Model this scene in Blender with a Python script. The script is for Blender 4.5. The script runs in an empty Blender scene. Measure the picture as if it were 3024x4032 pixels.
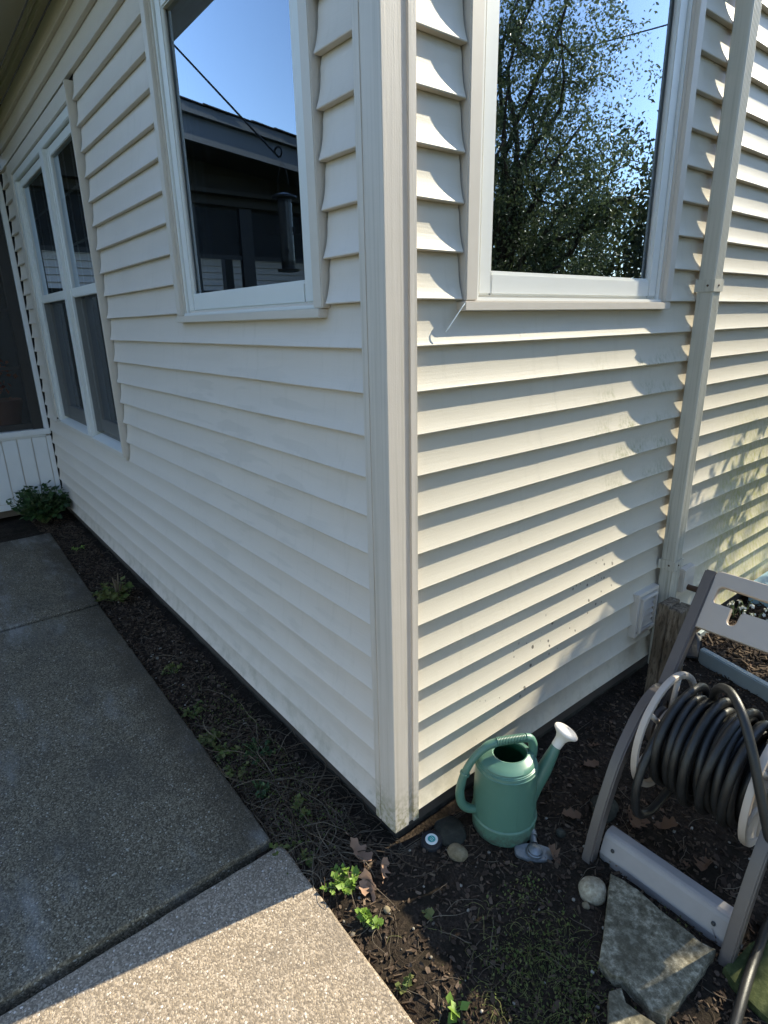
import bpy, bmesh, math, random
import numpy as np
from mathutils import Vector, Matrix, noise

random.seed(7)
RNG = np.random.default_rng(11)
R = math.radians
scene = bpy.context.scene
col = scene.collection

# ------------------------------------------------------------------ camera
cam_data = bpy.data.cameras.new("camera")
cam = bpy.data.objects.new("camera", cam_data)
col.objects.link(cam)
cr = Vector((0.62548, 0.77996, -0.02078)); cu = Vector((-0.22703, 0.20742, 0.95154)); cf = Vector((-0.74648, 0.59045, -0.30682))
cam.matrix_world = Matrix(((cr.x, cu.x, -cf.x, 1.0348), (cr.y, cu.y, -cf.y, -0.8353), (cr.z, cu.z, -cf.z, 1.4646), (0, 0, 0, 1)))
cam_data.sensor_fit = 'VERTICAL'; cam_data.sensor_height = 36.0; cam_data.sensor_width = 27.0
cam_data.lens = 36.0 * 2317.06 / 4032
cam_data.clip_start = 0.02; cam_data.clip_end = 2000
scene.camera = cam

# ------------------------------------------------------------------ sky, sun, exposure
SUN_EL, SUN_AZ = 35.0, 11.7          # azimuth from +Y towards +X
world = bpy.data.worlds.new("World"); scene.world = world; world.use_nodes = True
wn = world.node_tree.nodes; wl = world.node_tree.links; wn.clear()
sky = wn.new("ShaderNodeTexSky"); sky.sky_type = 'NISHITA'; sky.sun_disc = False
sky.sun_elevation = R(SUN_EL); sky.sun_rotation = R(SUN_AZ); sky.altitude = 200; sky.air_density = 1.0; sky.dust_density = 0.15; sky.ozone_density = 1.6
bg = wn.new("ShaderNodeBackground"); bg.inputs[1].default_value = 0.15
wo = wn.new("ShaderNodeOutputWorld"); wl.new(sky.outputs[0], bg.inputs[0]); wl.new(bg.outputs[0], wo.inputs[0])
sun_data = bpy.data.lights.new("sun", 'SUN'); sun_data.energy = 3.5; sun_data.angle = R(0.53); sun_data.color = (1.0, 0.92, 0.70)
sun = bpy.data.objects.new("sun", sun_data); col.objects.link(sun)
sd = Vector((math.sin(R(SUN_AZ)) * math.cos(R(SUN_EL)), math.cos(R(SUN_AZ)) * math.cos(R(SUN_EL)), math.sin(R(SUN_EL))))
sun.rotation_euler = (-sd).to_track_quat('-Z', 'Y').to_euler(); sun.location = sd * 20
scene.view_settings.view_transform = 'Standard'; scene.view_settings.look = 'None'
scene.view_settings.exposure = 1.68; scene.view_settings.gamma = 1.0
scene.render.engine = 'CYCLES'
scene.cycles.max_bounces = 8; scene.cycles.transparent_max_bounces = 12; scene.cycles.glossy_bounces = 4
scene.cycles.caustics_reflective = False; scene.cycles.caustics_refractive = False

# ------------------------------------------------------------------ material helpers
MATS = {}
class NT:
    def __init__(s, name):
        s.m = bpy.data.materials.new(name); s.m.use_nodes = True
        s.t = s.m.node_tree; s.b = s.t.nodes["Principled BSDF"]; s.out = s.t.nodes["Material Output"]
    def n(s, kind, **kw):
        nd = s.t.nodes.new(kind)
        for k, v in kw.items():
            if k.startswith('_'): setattr(nd, k[1:], v)
            else: nd.inputs[k].default_value = v
        return nd
    def l(s, a, b): s.t.links.new(a, b)
    def pos(s): return s.n("ShaderNodeNewGeometry").outputs["Position"]
    def mapped(s, scale=(1, 1, 1), loc=(0, 0, 0)):
        mp = s.n("ShaderNodeMapping"); mp.inputs["Scale"].default_value = scale; mp.inputs["Location"].default_value = loc
        s.l(s.pos(), mp.inputs["Vector"]); return mp.outputs[0]
    def noise(s, vec, scale, detail=4, rough=.55):
        nd = s.n("ShaderNodeTexNoise"); nd.inputs["Scale"].default_value = scale; nd.inputs["Detail"].default_value = detail; nd.inputs["Roughness"].default_value = rough
        s.l(vec, nd.inputs["Vector"]); return nd.outputs["Fac"]
    def ramp(s, fac, *stops, interp='LINEAR'):
        nd = s.n("ShaderNodeValToRGB"); cr_ = nd.color_ramp; cr_.interpolation = interp
        while len(cr_.elements) < len(stops): cr_.elements.new(0.5)
        for e, (p, c) in zip(cr_.elements, stops):
            e.position = p; e.color = (*c, 1) if len(c) == 3 else c
        s.l(fac, nd.inputs[0]); return nd.outputs[0]
    def mixc(s, fac, a, b, mode='MIX'):
        nd = s.n("ShaderNodeMix", _data_type='RGBA', _blend_type=mode, _clamp_result=False)
        for sock, v in ((nd.inputs[0], fac), (nd.inputs[6], a), (nd.inputs[7], b)):
            if hasattr(v, 'is_output') or isinstance(v, bpy.types.NodeSocket): s.l(v, sock)
            elif isinstance(v, (int, float)): sock.default_value = v
            else: sock.default_value = (*v, 1)
        return nd.outputs[2]
    def math(s, op, a, b=None, clamp=False):
        nd = s.n("ShaderNodeMath", _operation=op, _use_clamp=clamp)
        for i, v in enumerate((a, b)):
            if v is None: continue
            if isinstance(v, bpy.types.NodeSocket): s.l(v, nd.inputs[i])
            else: nd.inputs[i].default_value = v
        return nd.outputs[0]
    def smooth(s, v, lo, hi):
        nd = s.n("ShaderNodeMapRange", _interpolation_type='SMOOTHSTEP')
        nd.inputs["From Min"].default_value = lo; nd.inputs["From Max"].default_value = hi
        s.l(v, nd.inputs["Value"]); return nd.outputs[0]
    def bump(s, h, strength=.3, dist=.002):
        nd = s.n("ShaderNodeBump"); nd.inputs["Strength"].default_value = strength; nd.inputs["Distance"].default_value = dist
        s.l(h, nd.inputs["Height"]); s.l(nd.outputs[0], s.b.inputs["Normal"])
    def base(s, v):
        if isinstance(v, bpy.types.NodeSocket): s.l(v, s.b.inputs["Base Color"])
        else: s.b.inputs["Base Color"].default_value = (*v, 1)
    def rough(s, v):
        if isinstance(v, bpy.types.NodeSocket): s.l(v, s.b.inputs["Roughness"])
        else: s.b.inputs["Roughness"].default_value = v

def plain(name, c, rough=.5, var=.15, vscale=12, spec=.4, bump=0, bscale=200, metallic=0):
    t = NT(name); p = t.pos()
    f = t.noise(p, vscale, 5, .6)
    t.base(t.mixc(f, tuple(x * (1 - var) for x in c), tuple(min(1, x * (1 + var)) for x in c)))
    t.rough(rough); t.b.inputs["Specular IOR Level"].default_value = spec; t.b.inputs["Metallic"].default_value = metallic
    if bump: t.bump(t.noise(p, bscale, 4, .6), bump, .002)
    MATS[name] = t.m; return t.m

def island(name, *cols, rough=.8, trans=0.0, spec=.2, mottled=.25):
    """colour that changes from piece to piece of one mesh"""
    t = NT(name); g = t.n("ShaderNodeNewGeometry")
    st = [(i / max(1, len(cols) - 1), c) for i, c in enumerate(cols)]
    c = t.ramp(g.outputs["Random Per Island"], *st)
    c = t.mixc(t.math('MULTIPLY', t.noise(g.outputs["Position"], 90, 4), mottled), c, tuple(x * .35 for x in cols[0]))
    t.base(c); t.rough(rough); t.b.inputs["Specular IOR Level"].default_value = spec
    if trans:
        tr = t.n("ShaderNodeBsdfTranslucent"); t.l(c, tr.inputs[0])
        mx = t.n("ShaderNodeMixShader"); mx.inputs[0].default_value = trans
        t.l(t.b.outputs[0], mx.inputs[1]); t.l(tr.outputs[0], mx.inputs[2]); t.l(mx.outputs[0], t.out.inputs[0])
    MATS[name] = t.m; return t.m

# --- vinyl siding, with algae, specks and smears that have places of their own
def vinyl(name, c, grain_axis, stains):
    t = NT(name); p = t.pos()
    sc = (6, 160, 160) if grain_axis == 'x' else (160, 6, 160)
    if grain_axis == 'z': sc = (160, 160, 6)
    grain = t.noise(t.mapped(sc), 1.0, 4, .65)
    fine = t.noise(p, 260, 3, .5)
    blot = t.noise(t.mapped((1.2, 1.2, 5)), 2.2, 5, .6)
    cc = t.mixc(blot, tuple(x * .93 for x in c), tuple(min(1, x * 1.05) for x in c))
    cc = t.mixc(t.math('MULTIPLY', grain, .12), cc, tuple(x * .72 for x in c))
    xyz = t.n("ShaderNodeSeparateXYZ"); t.l(p, xyz.inputs[0]); X, Y, Z = xyz.outputs
    low = t.math('SUBTRACT', 1.0, t.smooth(Z, .08, .30))
    dirt = t.math('MULTIPLY', t.math('MULTIPLY', low, t.smooth(t.noise(p, 14, 6, .7), .42, .7)), .5)
    cc = t.mixc(dirt, cc, (.30, .27, .20))
    if grain_axis == 'z':     # run-off streaks and green at the foot of the corner post
        stz = t.smooth(t.noise(t.mapped((110, 110, 1.6)), 1, 5, .7), .46, .70)
        cc = t.mixc(t.math('MULTIPLY', stz, .30), cc, (.30, .265, .20))
        ft = t.math('MULTIPLY', t.math('SUBTRACT', 1.0, t.smooth(Z, .07, .24)), t.smooth(t.noise(p, 55, 5, .7), .40, .62))
        cc = t.mixc(t.math('MULTIPLY', ft, .75), cc, (.22, .20, .09))
    if stains == 'left':      # dried smears left on the washed courses
        sm = t.smooth(t.noise(t.mapped((1.5, 1, 9.84), (.3, 0, -.15)), 2.6, 2, .4), .54, .60)
        zone = t.math('MULTIPLY', t.smooth(X, -1.6, -1.0), t.math('SUBTRACT', 1.0, t.smooth(X, -.5, -.12)))
        zone = t.math('MULTIPLY', zone, t.math('SUBTRACT', 1.0, t.smooth(Z, 1.25, 1.45)))
        cc = t.mixc(t.math('MULTIPLY', t.math('MULTIPLY', sm, zone), .22), cc, (.42, .38, .33))
    if stains == 'right':
        # green algae by and beyond the downspout, brown haze along the course edges
        lipn = t.math('FRACT', t.math('DIVIDE', t.math('SUBTRACT', Z, .088), .1016))
        lip = t.math('SUBTRACT', 1.0, t.smooth(lipn, .05, .75))
        a1 = t.math('MULTIPLY', t.smooth(Y, .72, 1.05), t.math('SUBTRACT', 1.0, t.smooth(Y, 1.30, 1.42)))
        a1 = t.math('MULTIPLY', a1, t.math('MULTIPLY', t.smooth(Z, .78, .92), t.math('SUBTRACT', 1.0, t.smooth(Z, 1.32, 1.46))))
        a2 = t.math('MULTIPLY', t.smooth(Y, 1.66, 2.1), t.math('SUBTRACT', 1.0, t.smooth(Z, .75, 1.25)))
        tuft = t.smooth(t.noise(t.mapped((1, 75, 48)), 1.0, 5, .75), .38, .72)
        patch1 = t.smooth(t.noise(t.mapped((1, 6, 7), (0, .4, .2)), 1.0, 3, .6), .40, .58)
        f1 = t.math('MULTIPLY', t.math('MULTIPLY', t.math('MULTIPLY', a1, lip), tuft), patch1)
        cc = t.mixc(t.math('MULTIPLY', f1, .85), cc, (.17, .18, .07))
        f2 = t.math('MULTIPLY', a2, t.smooth(t.noise(t.mapped((1, 40, 25)), 1.0, 5, .75), .30, .70))
        cc = t.mixc(t.math('MULTIPLY', f2, .85), cc, (.33, .31, .09))
        # dark spore specks thrown up by the mulch
        vo = t.n("ShaderNodeTexVoronoi"); vo.inputs["Scale"].default_value = 46; t.l(t.mapped((.05, 1, 1)), vo.inputs["Vector"])
        rnd = t.n("ShaderNodeSeparateColor"); t.l(vo.outputs["Color"], rnd.inputs[0])
        dot = t.math('LESS_THAN', vo.outputs["Distance"], t.math('MULTIPLY', rnd.outputs[1], .30))
        keep = t.math('GREATER_THAN', rnd.outputs[0], .62)
        dens = t.math('ADD', t.math('MULTIPLY', t.math('SUBTRACT', Y, .62), .45), .20)      # band rising to the right
        band = t.math('SUBTRACT', 1.0, t.smooth(t.math('ABSOLUTE', t.math('SUBTRACT', Z, t.math('ADD', dens, .18))), .05, .20))
        band = t.math('MULTIPLY', band, t.math('MULTIPLY', t.smooth(Y, .12, .62), t.math('SUBTRACT', 1.0, t.smooth(Y, .98, 1.18))))
        patchy = t.math('GREATER_THAN', t.math('ADD', t.noise(p, 9, 2), t.math('MULTIPLY', band, .4)), .70)
        sp = t.math('MULTIPLY', t.math('MULTIPLY', dot, keep), t.math('MULTIPLY', patchy, band))
        cc = t.mixc(t.math('MULTIPLY', sp, .85), cc, (.07, .06, .055))
    drip = t.math('MULTIPLY', t.smooth(t.noise(t.mapped((38, 38, 1.3)), 1, 4, .65), .55, .75), .13)
    cc = t.mixc(drip, cc, (.33, .29, .22))
    t.base(cc); t.rough(.42); t.b.inputs["Specular IOR Level"].default_value = .35
    hsum = t.math('ADD', t.math('MULTIPLY', grain, 1.0), t.math('MULTIPLY', fine, .5))
    t.bump(hsum, .5, .0008)
    MATS[name] = t.m; return t.m

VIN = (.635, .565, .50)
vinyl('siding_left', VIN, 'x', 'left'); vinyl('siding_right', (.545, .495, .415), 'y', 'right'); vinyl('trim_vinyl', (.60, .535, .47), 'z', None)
plain('white_vinyl', (.67, .665, .64), .35, .04, 8, .4)
plain('casing', (.585, .525, .46), .42, .06, 20, .35)
plain('soffit', (.50, .455, .37), .6, .08, 8, .2)
plain('gutter_white', (.66, .66, .66), .5, .06, 10, .3)
plain('fascia_shaded', (.14, .145, .15), .5, .06, 10, .3)  # porch fascia and gutter darkened, their shade put into the colour
plain('porch_dark', (.016, .015, .014), .8)
plain('porch_brown', (.060, .052, .042), .8, .15, 8, .2)
plain('sheathing', (.06, .05, .045), .9)
plain('room', (.22, .21, .19), .9)
plain('dark_metal', (.03, .03, .032), .45, .2, 30)
plain('screen_frame', (.022, .02, .02), .5)

def glass_mat():
    t = NT('glass'); t.t.nodes.remove(t.b)
    fr = t.n("ShaderNodeFresnel"); fr.inputs[0].default_value = 1.52
    f = t.math('SUBTRACT', 1.0, t.math('POWER', t.math('SUBTRACT', 1.0, fr.outputs[0]), 4.6))
    gl = t.n("ShaderNodeBsdfGlossy"); gl.inputs["Roughness"].default_value = 0.0; gl.inputs["Color"].default_value = (.74, .86, 1.0, 1)
    tr = t.n("ShaderNodeBsdfTransparent"); tr.inputs[0].default_value = (.55, .58, .57, 1)
    df = t.n("ShaderNodeBsdfDiffuse"); df.inputs[0].default_value = (.5, .5, .48, 1)
    dust = t.math('MULTIPLY', t.smooth(t.noise(t.mapped((70, 70, 9)), 1, 4, .7), .5, .8), .016)
    mx = t.n("ShaderNodeMixShader"); t.l(f, mx.inputs[0]); t.l(tr.outputs[0], mx.inputs[1]); t.l(gl.outputs[0], mx.inputs[2])
    m2 = t.n("ShaderNodeMixShader"); t.l(dust, m2.inputs[0]); t.l(mx.outputs[0], m2.inputs[1]); t.l(df.outputs[0], m2.inputs[2])
    t.l(m2.outputs[0], t.out.inputs[0]); MATS['glass'] = t.m
glass_mat()
def screen_mat():
    t = NT('insect_screen'); t.base((.02, .02, .02)); t.rough(.7)
    tr = t.n("ShaderNodeBsdfTransparent"); mx = t.n("ShaderNodeMixShader"); mx.inputs[0].default_value = .62
    t.l(tr.outputs[0], mx.inputs[1]); t.l(t.b.outputs[0], mx.inputs[2]); t.l(mx.outputs[0], t.out.inputs[0]); MATS['insect_screen'] = t.m
screen_mat()

def aggregate(name, gain):
    t = NT(name); p = t.pos()
    warp = t.n("ShaderNodeTexNoise"); warp.inputs["Scale"].default_value = 60; t.l(p, warp.inputs["Vector"])
    pv = t.n("ShaderNodeVectorMath", _operation='MULTIPLY_ADD'); t.l(warp.outputs["Color"], pv.inputs[0]); pv.inputs[1].default_value = (.006, .006, .006); t.l(p, pv.inputs[2])
    v1 = t.n("ShaderNodeTexVoronoi"); v1.inputs["Scale"].default_value = 145; t.l(pv.outputs[0], v1.inputs["Vector"])
    v2 = t.n("ShaderNodeTexVoronoi"); v2.inputs["Scale"].default_value = 260; t.l(pv.outputs[0], v2.inputs["Vector"])
    s1 = t.n("ShaderNodeSeparateColor"); t.l(v1.outputs["Color"], s1.inputs[0])
    s2 = t.n("ShaderNodeSeparateColor"); t.l(v2.outputs["Color"], s2.inputs[0])
    stone = t.ramp(s1.outputs[0], (0, (.10, .08, .055)), (.3, (.22, .175, .11)), (.6, (.33, .265, .175)), (.85, (.46, .40, .30)), (1, (.70, .64, .54)))
    sand = t.ramp(s2.outputs[0], (0, (.07, .056, .038)), (.6, (.21, .168, .11)), (1, (.42, .35, .25)))
    m1 = t.math('LESS_THAN', v1.outputs["Distance"], t.math('ADD', t.math('MULTIPLY', s1.outputs[1], .42), .10))
    cc = t.mixc(m1, sand, stone)
    big = t.noise(p, 2.3, 5, .6)
    cc = t.mixc(t.smooth(big, .38, .66), cc, (.10, .088, .07), 'MULTIPLY') if False else t.mixc(t.math('MULTIPLY', t.smooth(big, .45, .72), .45), cc, (.075, .067, .055))
    worn = t.smooth(t.noise(t.mapped((.8, 2.6, 1)), 1.6, 4, .6), .56, .74)
    cc = t.mixc(t.math('MULTIPLY', worn, .25), cc, (.33, .30, .25))
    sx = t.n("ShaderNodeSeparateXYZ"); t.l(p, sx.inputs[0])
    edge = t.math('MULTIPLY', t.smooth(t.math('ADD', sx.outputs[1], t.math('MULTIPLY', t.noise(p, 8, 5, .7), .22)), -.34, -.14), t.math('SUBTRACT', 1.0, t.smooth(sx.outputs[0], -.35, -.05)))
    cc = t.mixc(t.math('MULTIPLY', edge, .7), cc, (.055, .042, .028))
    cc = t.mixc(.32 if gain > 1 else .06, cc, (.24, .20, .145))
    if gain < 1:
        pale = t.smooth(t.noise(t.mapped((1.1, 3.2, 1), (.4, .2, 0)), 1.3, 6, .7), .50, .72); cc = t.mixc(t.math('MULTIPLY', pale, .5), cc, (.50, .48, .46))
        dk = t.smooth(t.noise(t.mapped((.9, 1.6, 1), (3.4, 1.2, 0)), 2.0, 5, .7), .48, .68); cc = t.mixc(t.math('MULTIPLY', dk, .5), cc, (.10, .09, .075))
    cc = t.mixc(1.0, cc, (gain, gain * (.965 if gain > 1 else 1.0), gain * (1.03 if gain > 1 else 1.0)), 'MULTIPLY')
    t.base(cc); t.rough(.85); t.b.inputs["Specular IOR Level"].default_value = .25
    h = t.math('ADD', t.math('MULTIPLY', t.math('SUBTRACT', .5, v1.outputs["Distance"]), m1), t.math('MULTIPLY', t.math('SUBTRACT', .5, v2.outputs["Distance"]), .45))
    t.bump(h, .7, .0028); MATS[name] = t.m
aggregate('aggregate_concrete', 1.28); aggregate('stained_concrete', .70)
def soil_mat():
    t = NT('soil'); p = t.pos()
    a = t.noise(p, 9, 6, .65); b = t.noise(p, 120, 5, .7)
    cc = t.ramp(b, (.25, (.014, .010, .008)), (.5, (.036, .026, .019)), (.72, (.085, .062, .044)), (.85, (.13, .10, .075)))
    cc = t.mixc(t.smooth(a, .40, .7), cc, (.020, .016, .011))
    t.base(cc); t.rough(.95); t.b.inputs["Specular IOR Level"].default_value = .1
    t.bump(t.math('ADD', b, t.noise(p, 40, 5, .7)), .9, .006); MATS['soil'] = t.m
soil_mat()
def lawn_mat():
    t = NT('lawn'); p = t.pos()
    cc = t.ramp(t.noise(p, 1.7, 8, .7), (.3, (.045, .06, .02)), (.55, (.075, .095, .03)), (.75, (.14, .13, .06)))
    t.base(cc); t.rough(.95); t.b.inputs["Specular IOR Level"].default_value = .1; t.bump(t.noise(p, 60, 5, .7), .8, .02); MATS['lawn'] = t.m
lawn_mat()
def stone_mat(name, c1, c2, c3, sc=40, lich=.5):
    t = NT(name); p = t.pos()
    f = t.noise(p, sc, 7, .72); g = t.noise(p, sc * .22, 4, .6)
    cc = t.ramp(f, (.32, c1), (.5, c2), (.66, c3))
    cc = t.mixc(t.math('MULTIPLY', t.smooth(g, .45, .65), lich), cc, c1)
    t.base(cc); t.rough(.9); t.b.inputs["Specular IOR Level"].default_value = .2; t.bump(f, .6, .004); MATS[name] = t.m
stone_mat('flagstone', (.065, .055, .034), (.175, .152, .105), (.40, .355, .26), 66, .55)
stone_mat('mossy_stone', (.03, .04, .012), (.05, .06, .02), (.09, .10, .04), 70, .5)
stone_mat('river_rock', (.20, .16, .10), (.33, .275, .19), (.48, .42, .31), 75, .3)
stone_mat('tan_rock', (.13, .105, .065), (.20, .16, .10), (.28, .23, .15), 50, .3)
stone_mat('slate_rock', (.026, .027, .022), (.042, .042, .034), (.075, .072, .058), 30, .5)
stone_mat('foundation', (.025, .023, .019), (.042, .038, .031), (.075, .068, .055), 22, .4)

def wood_mat():
    t = NT('weathered_wood'); p = t.pos()
    g = t.noise(t.mapped((55, 55, 2.2)), 1, 6, .7); k = t.noise(t.mapped((160, 160, 5)), 1, 4, .6); b = t.noise(p, 7, 4)
    cc = t.ramp(g, (.30, (.045, .032, .022)), (.48, (.15, .115, .08)), (.62, (.24, .195, .145)), (.75, (.33, .285, .225)))
    cc = t.mixc(t.smooth(b, .5, .7), cc, (.11, .082, .055)); cc = t.mixc(t.math('MULTIPLY', t.smooth(k, .52, .62), .6), cc, (.03, .022, .016))
    t.base(cc); t.rough(.92); t.b.inputs["Specular IOR Level"].default_value = .15
    t.bump(t.math('ADD', g, k), .8, .006); MATS['weathered_wood'] = t.m
wood_mat()
plain('reel_taupe', (.105, .088, .080), .38, .12, 25, .45, .12, 300)
plain('reel_beige', (.43, .365, .31), .40, .06, 14, .4, .08, 300)
plain('reel_grey', (.28, .258, .25), .42, .10, 30, .35, .10, 260)
plain('hose_rubber', (.017, .0165, .016), .40, .6, 45, .45, .3, 500)
t = NT('can_green'); p_ = t.pos(); sz = t.n("ShaderNodeSeparateXYZ"); t.l(p_, sz.inputs[0])
c_ = t.mixc(t.noise(p_, 9, 5, .6), (.070, .160, .120), (.098, .205, .155))
c_ = t.mixc(t.math('MULTIPLY', t.smooth(t.noise(t.mapped((1, 1, .3)), 70, 5, .75), .60, .78), .30), c_, (.22, .30, .25))      # scuffs
mud = t.math('MULTIPLY', t.math('SUBTRACT', 1.0, t.smooth(sz.outputs[2], .0, .075)), t.smooth(t.noise(p_, 60, 6, .75), .36, .62))
c_ = t.mixc(t.math('MULTIPLY', mud, .8), c_, (.06, .045, .032))
t.base(c_); t.rough(t.math('ADD', t.math('MULTIPLY', t.noise(p_, 40, 4), .25), .25)); t.bump(t.noise(p_, 350, 3), .06, .001); MATS['can_green'] = t.m
plain('can_inside', (.02, .10, .05), .5)
plain('rose_cream', (.72, .66, .60), .45, .07, 25, .35, .1, 200)
plain('galvanised', (.34, .385, .39), .42, .12, 18, .5, .08, 120, .25)
plain('pale_blue', (.30, .44, .48), .45, .06, 10, .35)
plain('cast_metal', (.20, .21, .215), .42, .35, 90, .5, .35, 160, .7)
plain('brass_old', (.10, .06, .04), .5, .3, 60, .4, .3, 200, .5)
plain('black_plastic', (.022, .022, .025), .5, .3, 40, .4)
plain('cap_white', (.75, .78, .76), .5, .05); plain('cap_teal', (.05, .36, .33), .5, .2, 90)
plain('shingle', (.05, .047, .045), .9, .3, 30, .1, .5, 60)
plain('bark', (.085, .065, .05), .95, .35, 30, .1, .8, 40)
plain('stem_green', (.10, .13, .05), .7, .2)
plain('deck', (.12, .10, .085), .8, .2)
plain('feeder_tube', (.06, .06, .058), .2, .1, 10, .6)
plain('terracotta', (.25, .10, .06), .8)
plain('chair_metal', (.20, .20, .20), .5)
island('mulch_chips', (.020, .013, .009), (.045, .028, .018), (.085, .055, .036), (.15, .105, .07), (.06, .04, .028), rough=.9)
island('dry_leaf', (.12, .065, .038), (.20, .125, .08), (.16, .09, .055), (.26, .18, .12), rough=.75, trans=.15)
island('sunlit_leaf', (.34, .20, .13), (.42, .27, .19), rough=.7, trans=.2)  # lighter copy of the dry leaf, sunlight put into its colour
island('dead_stem', (.05, .035, .024), (.11, .08, .055), (.20, .16, .115), (.075, .052, .036), rough=.9)
island('leaf_shrub', (.045, .06, .022), (.08, .10, .035), (.12, .13, .05), rough=.5, trans=.35, spec=.4)
island('leaf_dark', (.018, .045, .016), (.035, .075, .022), (.05, .10, .03), rough=.5, trans=.25, spec=.4)
island('leaf_tree', (.08, .11, .04), (.13, .17, .065), (.20, .245, .11), (.32, .36, .19), rough=.40, trans=.42, spec=.5)
island('leaf_far', (.025, .045, .015), (.05, .075, .025), (.085, .105, .04), rough=.55, trans=.25, spec=.4)
island('leaf_bright', (.13, .22, .03), (.22, .33, .06), (.17, .27, .04), rough=.5, trans=.3, spec=.35, mottled=.1)
island('leaf_weed', (.08, .12, .03), (.14, .16, .05), (.18, .17, .07), (.11, .14, .04), rough=.7, trans=.25)
island('weed_strand', (.12, .13, .04), (.22, .20, .08), (.16, .16, .05), rough=.8)
island('orange_petal', (.48, .08, .015), (.55, .16, .02), (.30, .03, .02), rough=.6, trans=.3)
island('white_petal', (.75, .78, .72), (.8, .8, .78), rough=.6, trans=.3)
island('pebbles', (.20, .17, .13), (.34, .30, .24), (.12, .10, .08), (.50, .46, .40), rough=.8)

# ------------------------------------------------------------------ geometry helpers
def raw(name, verts, faces, mat=None, smooth=False):
    me = bpy.data.meshes.new(name); me.from_pydata([tuple(v) for v in verts], [], faces); me.update()
    if mat: me.materials.append(MATS[mat])
    if smooth: me.polygons.foreach_set("use_smooth", [True] * len(me.polygons))
    return me
def link(name, me, parent=None, loc=(0, 0, 0)):
    o = bpy.data.objects.new(name, me); col.objects.link(o); o.location = loc
    if parent: o.parent = parent
    return o
def tag(o, label=None, cat=None, group=None, kind=None):
    if label: o['label'] = label
    if cat: o['category'] = cat
    if group: o['group'] = group
    if kind: o['kind'] = kind
    return o
def root(name, loc, label, cat, group=None):
    o = bpy.data.objects.new(name, None); col.objects.link(o); o.location = loc; o.empty_display_size = .05
    return tag(o, label, cat, group)
class MB:
    """collects shapes in world coordinates and links them as one mesh object"""
    def __init__(s): s.v = []; s.f = []
    def add(s, v, f):
        o = len(s.v); s.v += [Vector(p) for p in v]; s.f += [tuple(i + o for i in q) for q in f]; return s
    def box(s, x0, x1, y0, y1, z0, z1):
        v = [(x, y, z) for z in (z0, z1) for y in (y0, y1) for x in (x0, x1)]
        return s.add(v, [(0, 2, 3, 1), (4, 5, 7, 6), (0, 1, 5, 4), (2, 6, 7, 3), (0, 4, 6, 2), (1, 3, 7, 5)])
    def tube(s, pts, r, n=8, closed=False, cap=True):
        pts = [Vector(p) for p in pts]; m = len(pts)
        rs = r if isinstance(r, (list, tuple)) else [r] * m
        ring = []; prev = None
        for i in range(m):
            if closed: d = pts[(i + 1) % m] - pts[i - 1]
            else: d = pts[min(i + 1, m - 1)] - pts[max(i - 1, 0)]
            d.normalize()
            if prev is None:
                a = Vector((0, 0, 1)) if abs(d.z) < .9 else Vector((1, 0, 0)); u = d.cross(a).normalized()
            else:
                u = (prev - d * prev.dot(d)).normalized()
            prev = u; w = d.cross(u)
            ring.append([pts[i] + (u * math.cos(2 * math.pi * k / n) + w * math.sin(2 * math.pi * k / n)) * rs[i] for k in range(n)])
        v = [p for q in ring for p in q]; f = []
        for i in range(m if closed else m - 1):
            j = (i + 1) % m
            for k in range(n):
                k2 = (k + 1) % n; f.append((i * n + k, i * n + k2, j * n + k2, j * n + k))
        if cap and not closed: f.append(tuple(range(n - 1, -1, -1))); f.append(tuple((m - 1) * n + k for k in range(n)))
        return s.add(v, f)
    def lathe(s, prof, c=(0, 0, 0), axis=(0, 0, 1), n=32):
        ax = Vector(axis).normalized(); a = Vector((1, 0, 0)) if abs(ax.x) < .9 else Vector((0, 1, 0))
        u = (a - ax * a.dot(ax)).normalized(); w = ax.cross(u); c = Vector(c); v = []; f = []
        for (r, z) in prof:
            for k in range(n): v.append(c + ax * z + (u * math.cos(2 * math.pi * k / n) + w * math.sin(2 * math.pi * k / n)) * r)
        for i in range(len(prof) - 1):
            for k in range(n):
                k2 = (k + 1) % n; f.append((i * n + k, i * n + k2, (i + 1) * n + k2, (i + 1) * n + k))
        return s.add(v, f)
    def build(s, name, mat, parent=None, org=(0, 0, 0), smooth=False, bevel=0, seg=2, auto=None):
        org = Vector(org); me = raw(name, [p - org for p in s.v], s.f, mat)
        if bevel or True:
            bm = bmesh.new(); bm.from_mesh(me)
            bmesh.ops.recalc_face_normals(bm, faces=bm.faces)
            if bevel: bmesh.ops.bevel(bm, geom=[e for e in bm.edges if e.is_manifold and e.calc_face_angle(0) > .5], offset=bevel, segments=seg, affect='EDGES', clamp_overlap=True)
            bm.to_mesh(me); bm.free()
        if smooth:
            me.polygons.foreach_set("use_smooth", [True] * len(me.polygons))
            if auto: me.set_sharp_from_angle(angle=R(auto))
        o = link(name, me, parent)
        if parent is None: o.location = org
        return o
def bez(pts, n=8):
    """smooth curve through points (Catmull-Rom)"""
    P = [Vector(p) for p in pts]; P = [P[0] * 2 - P[1]] + P + [P[-1] * 2 - P[-2]]; out = []
    for i in range(1, len(P) - 2):
        for k in range(n):
            t = k / n; a, b, c, d = P[i - 1:i + 3]
            out.append(.5 * ((2 * b) + (c - a) * t + (2 * a - 5 * b + 4 * c - d) * t * t + (3 * b - a - 3 * c + d) * t ** 3))
    out.append(P[-2]); return out
def nz(x, y, z=0): return noise.noise(Vector((x, y, z)))

# ------------------------------------------------------------------ HOUSE
H = .1016; Z0 = .086; LP = .0160
house = root('house', (0, 0, 0), 'beige vinyl sided house with white windows filling most of the view', 'house')

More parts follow.
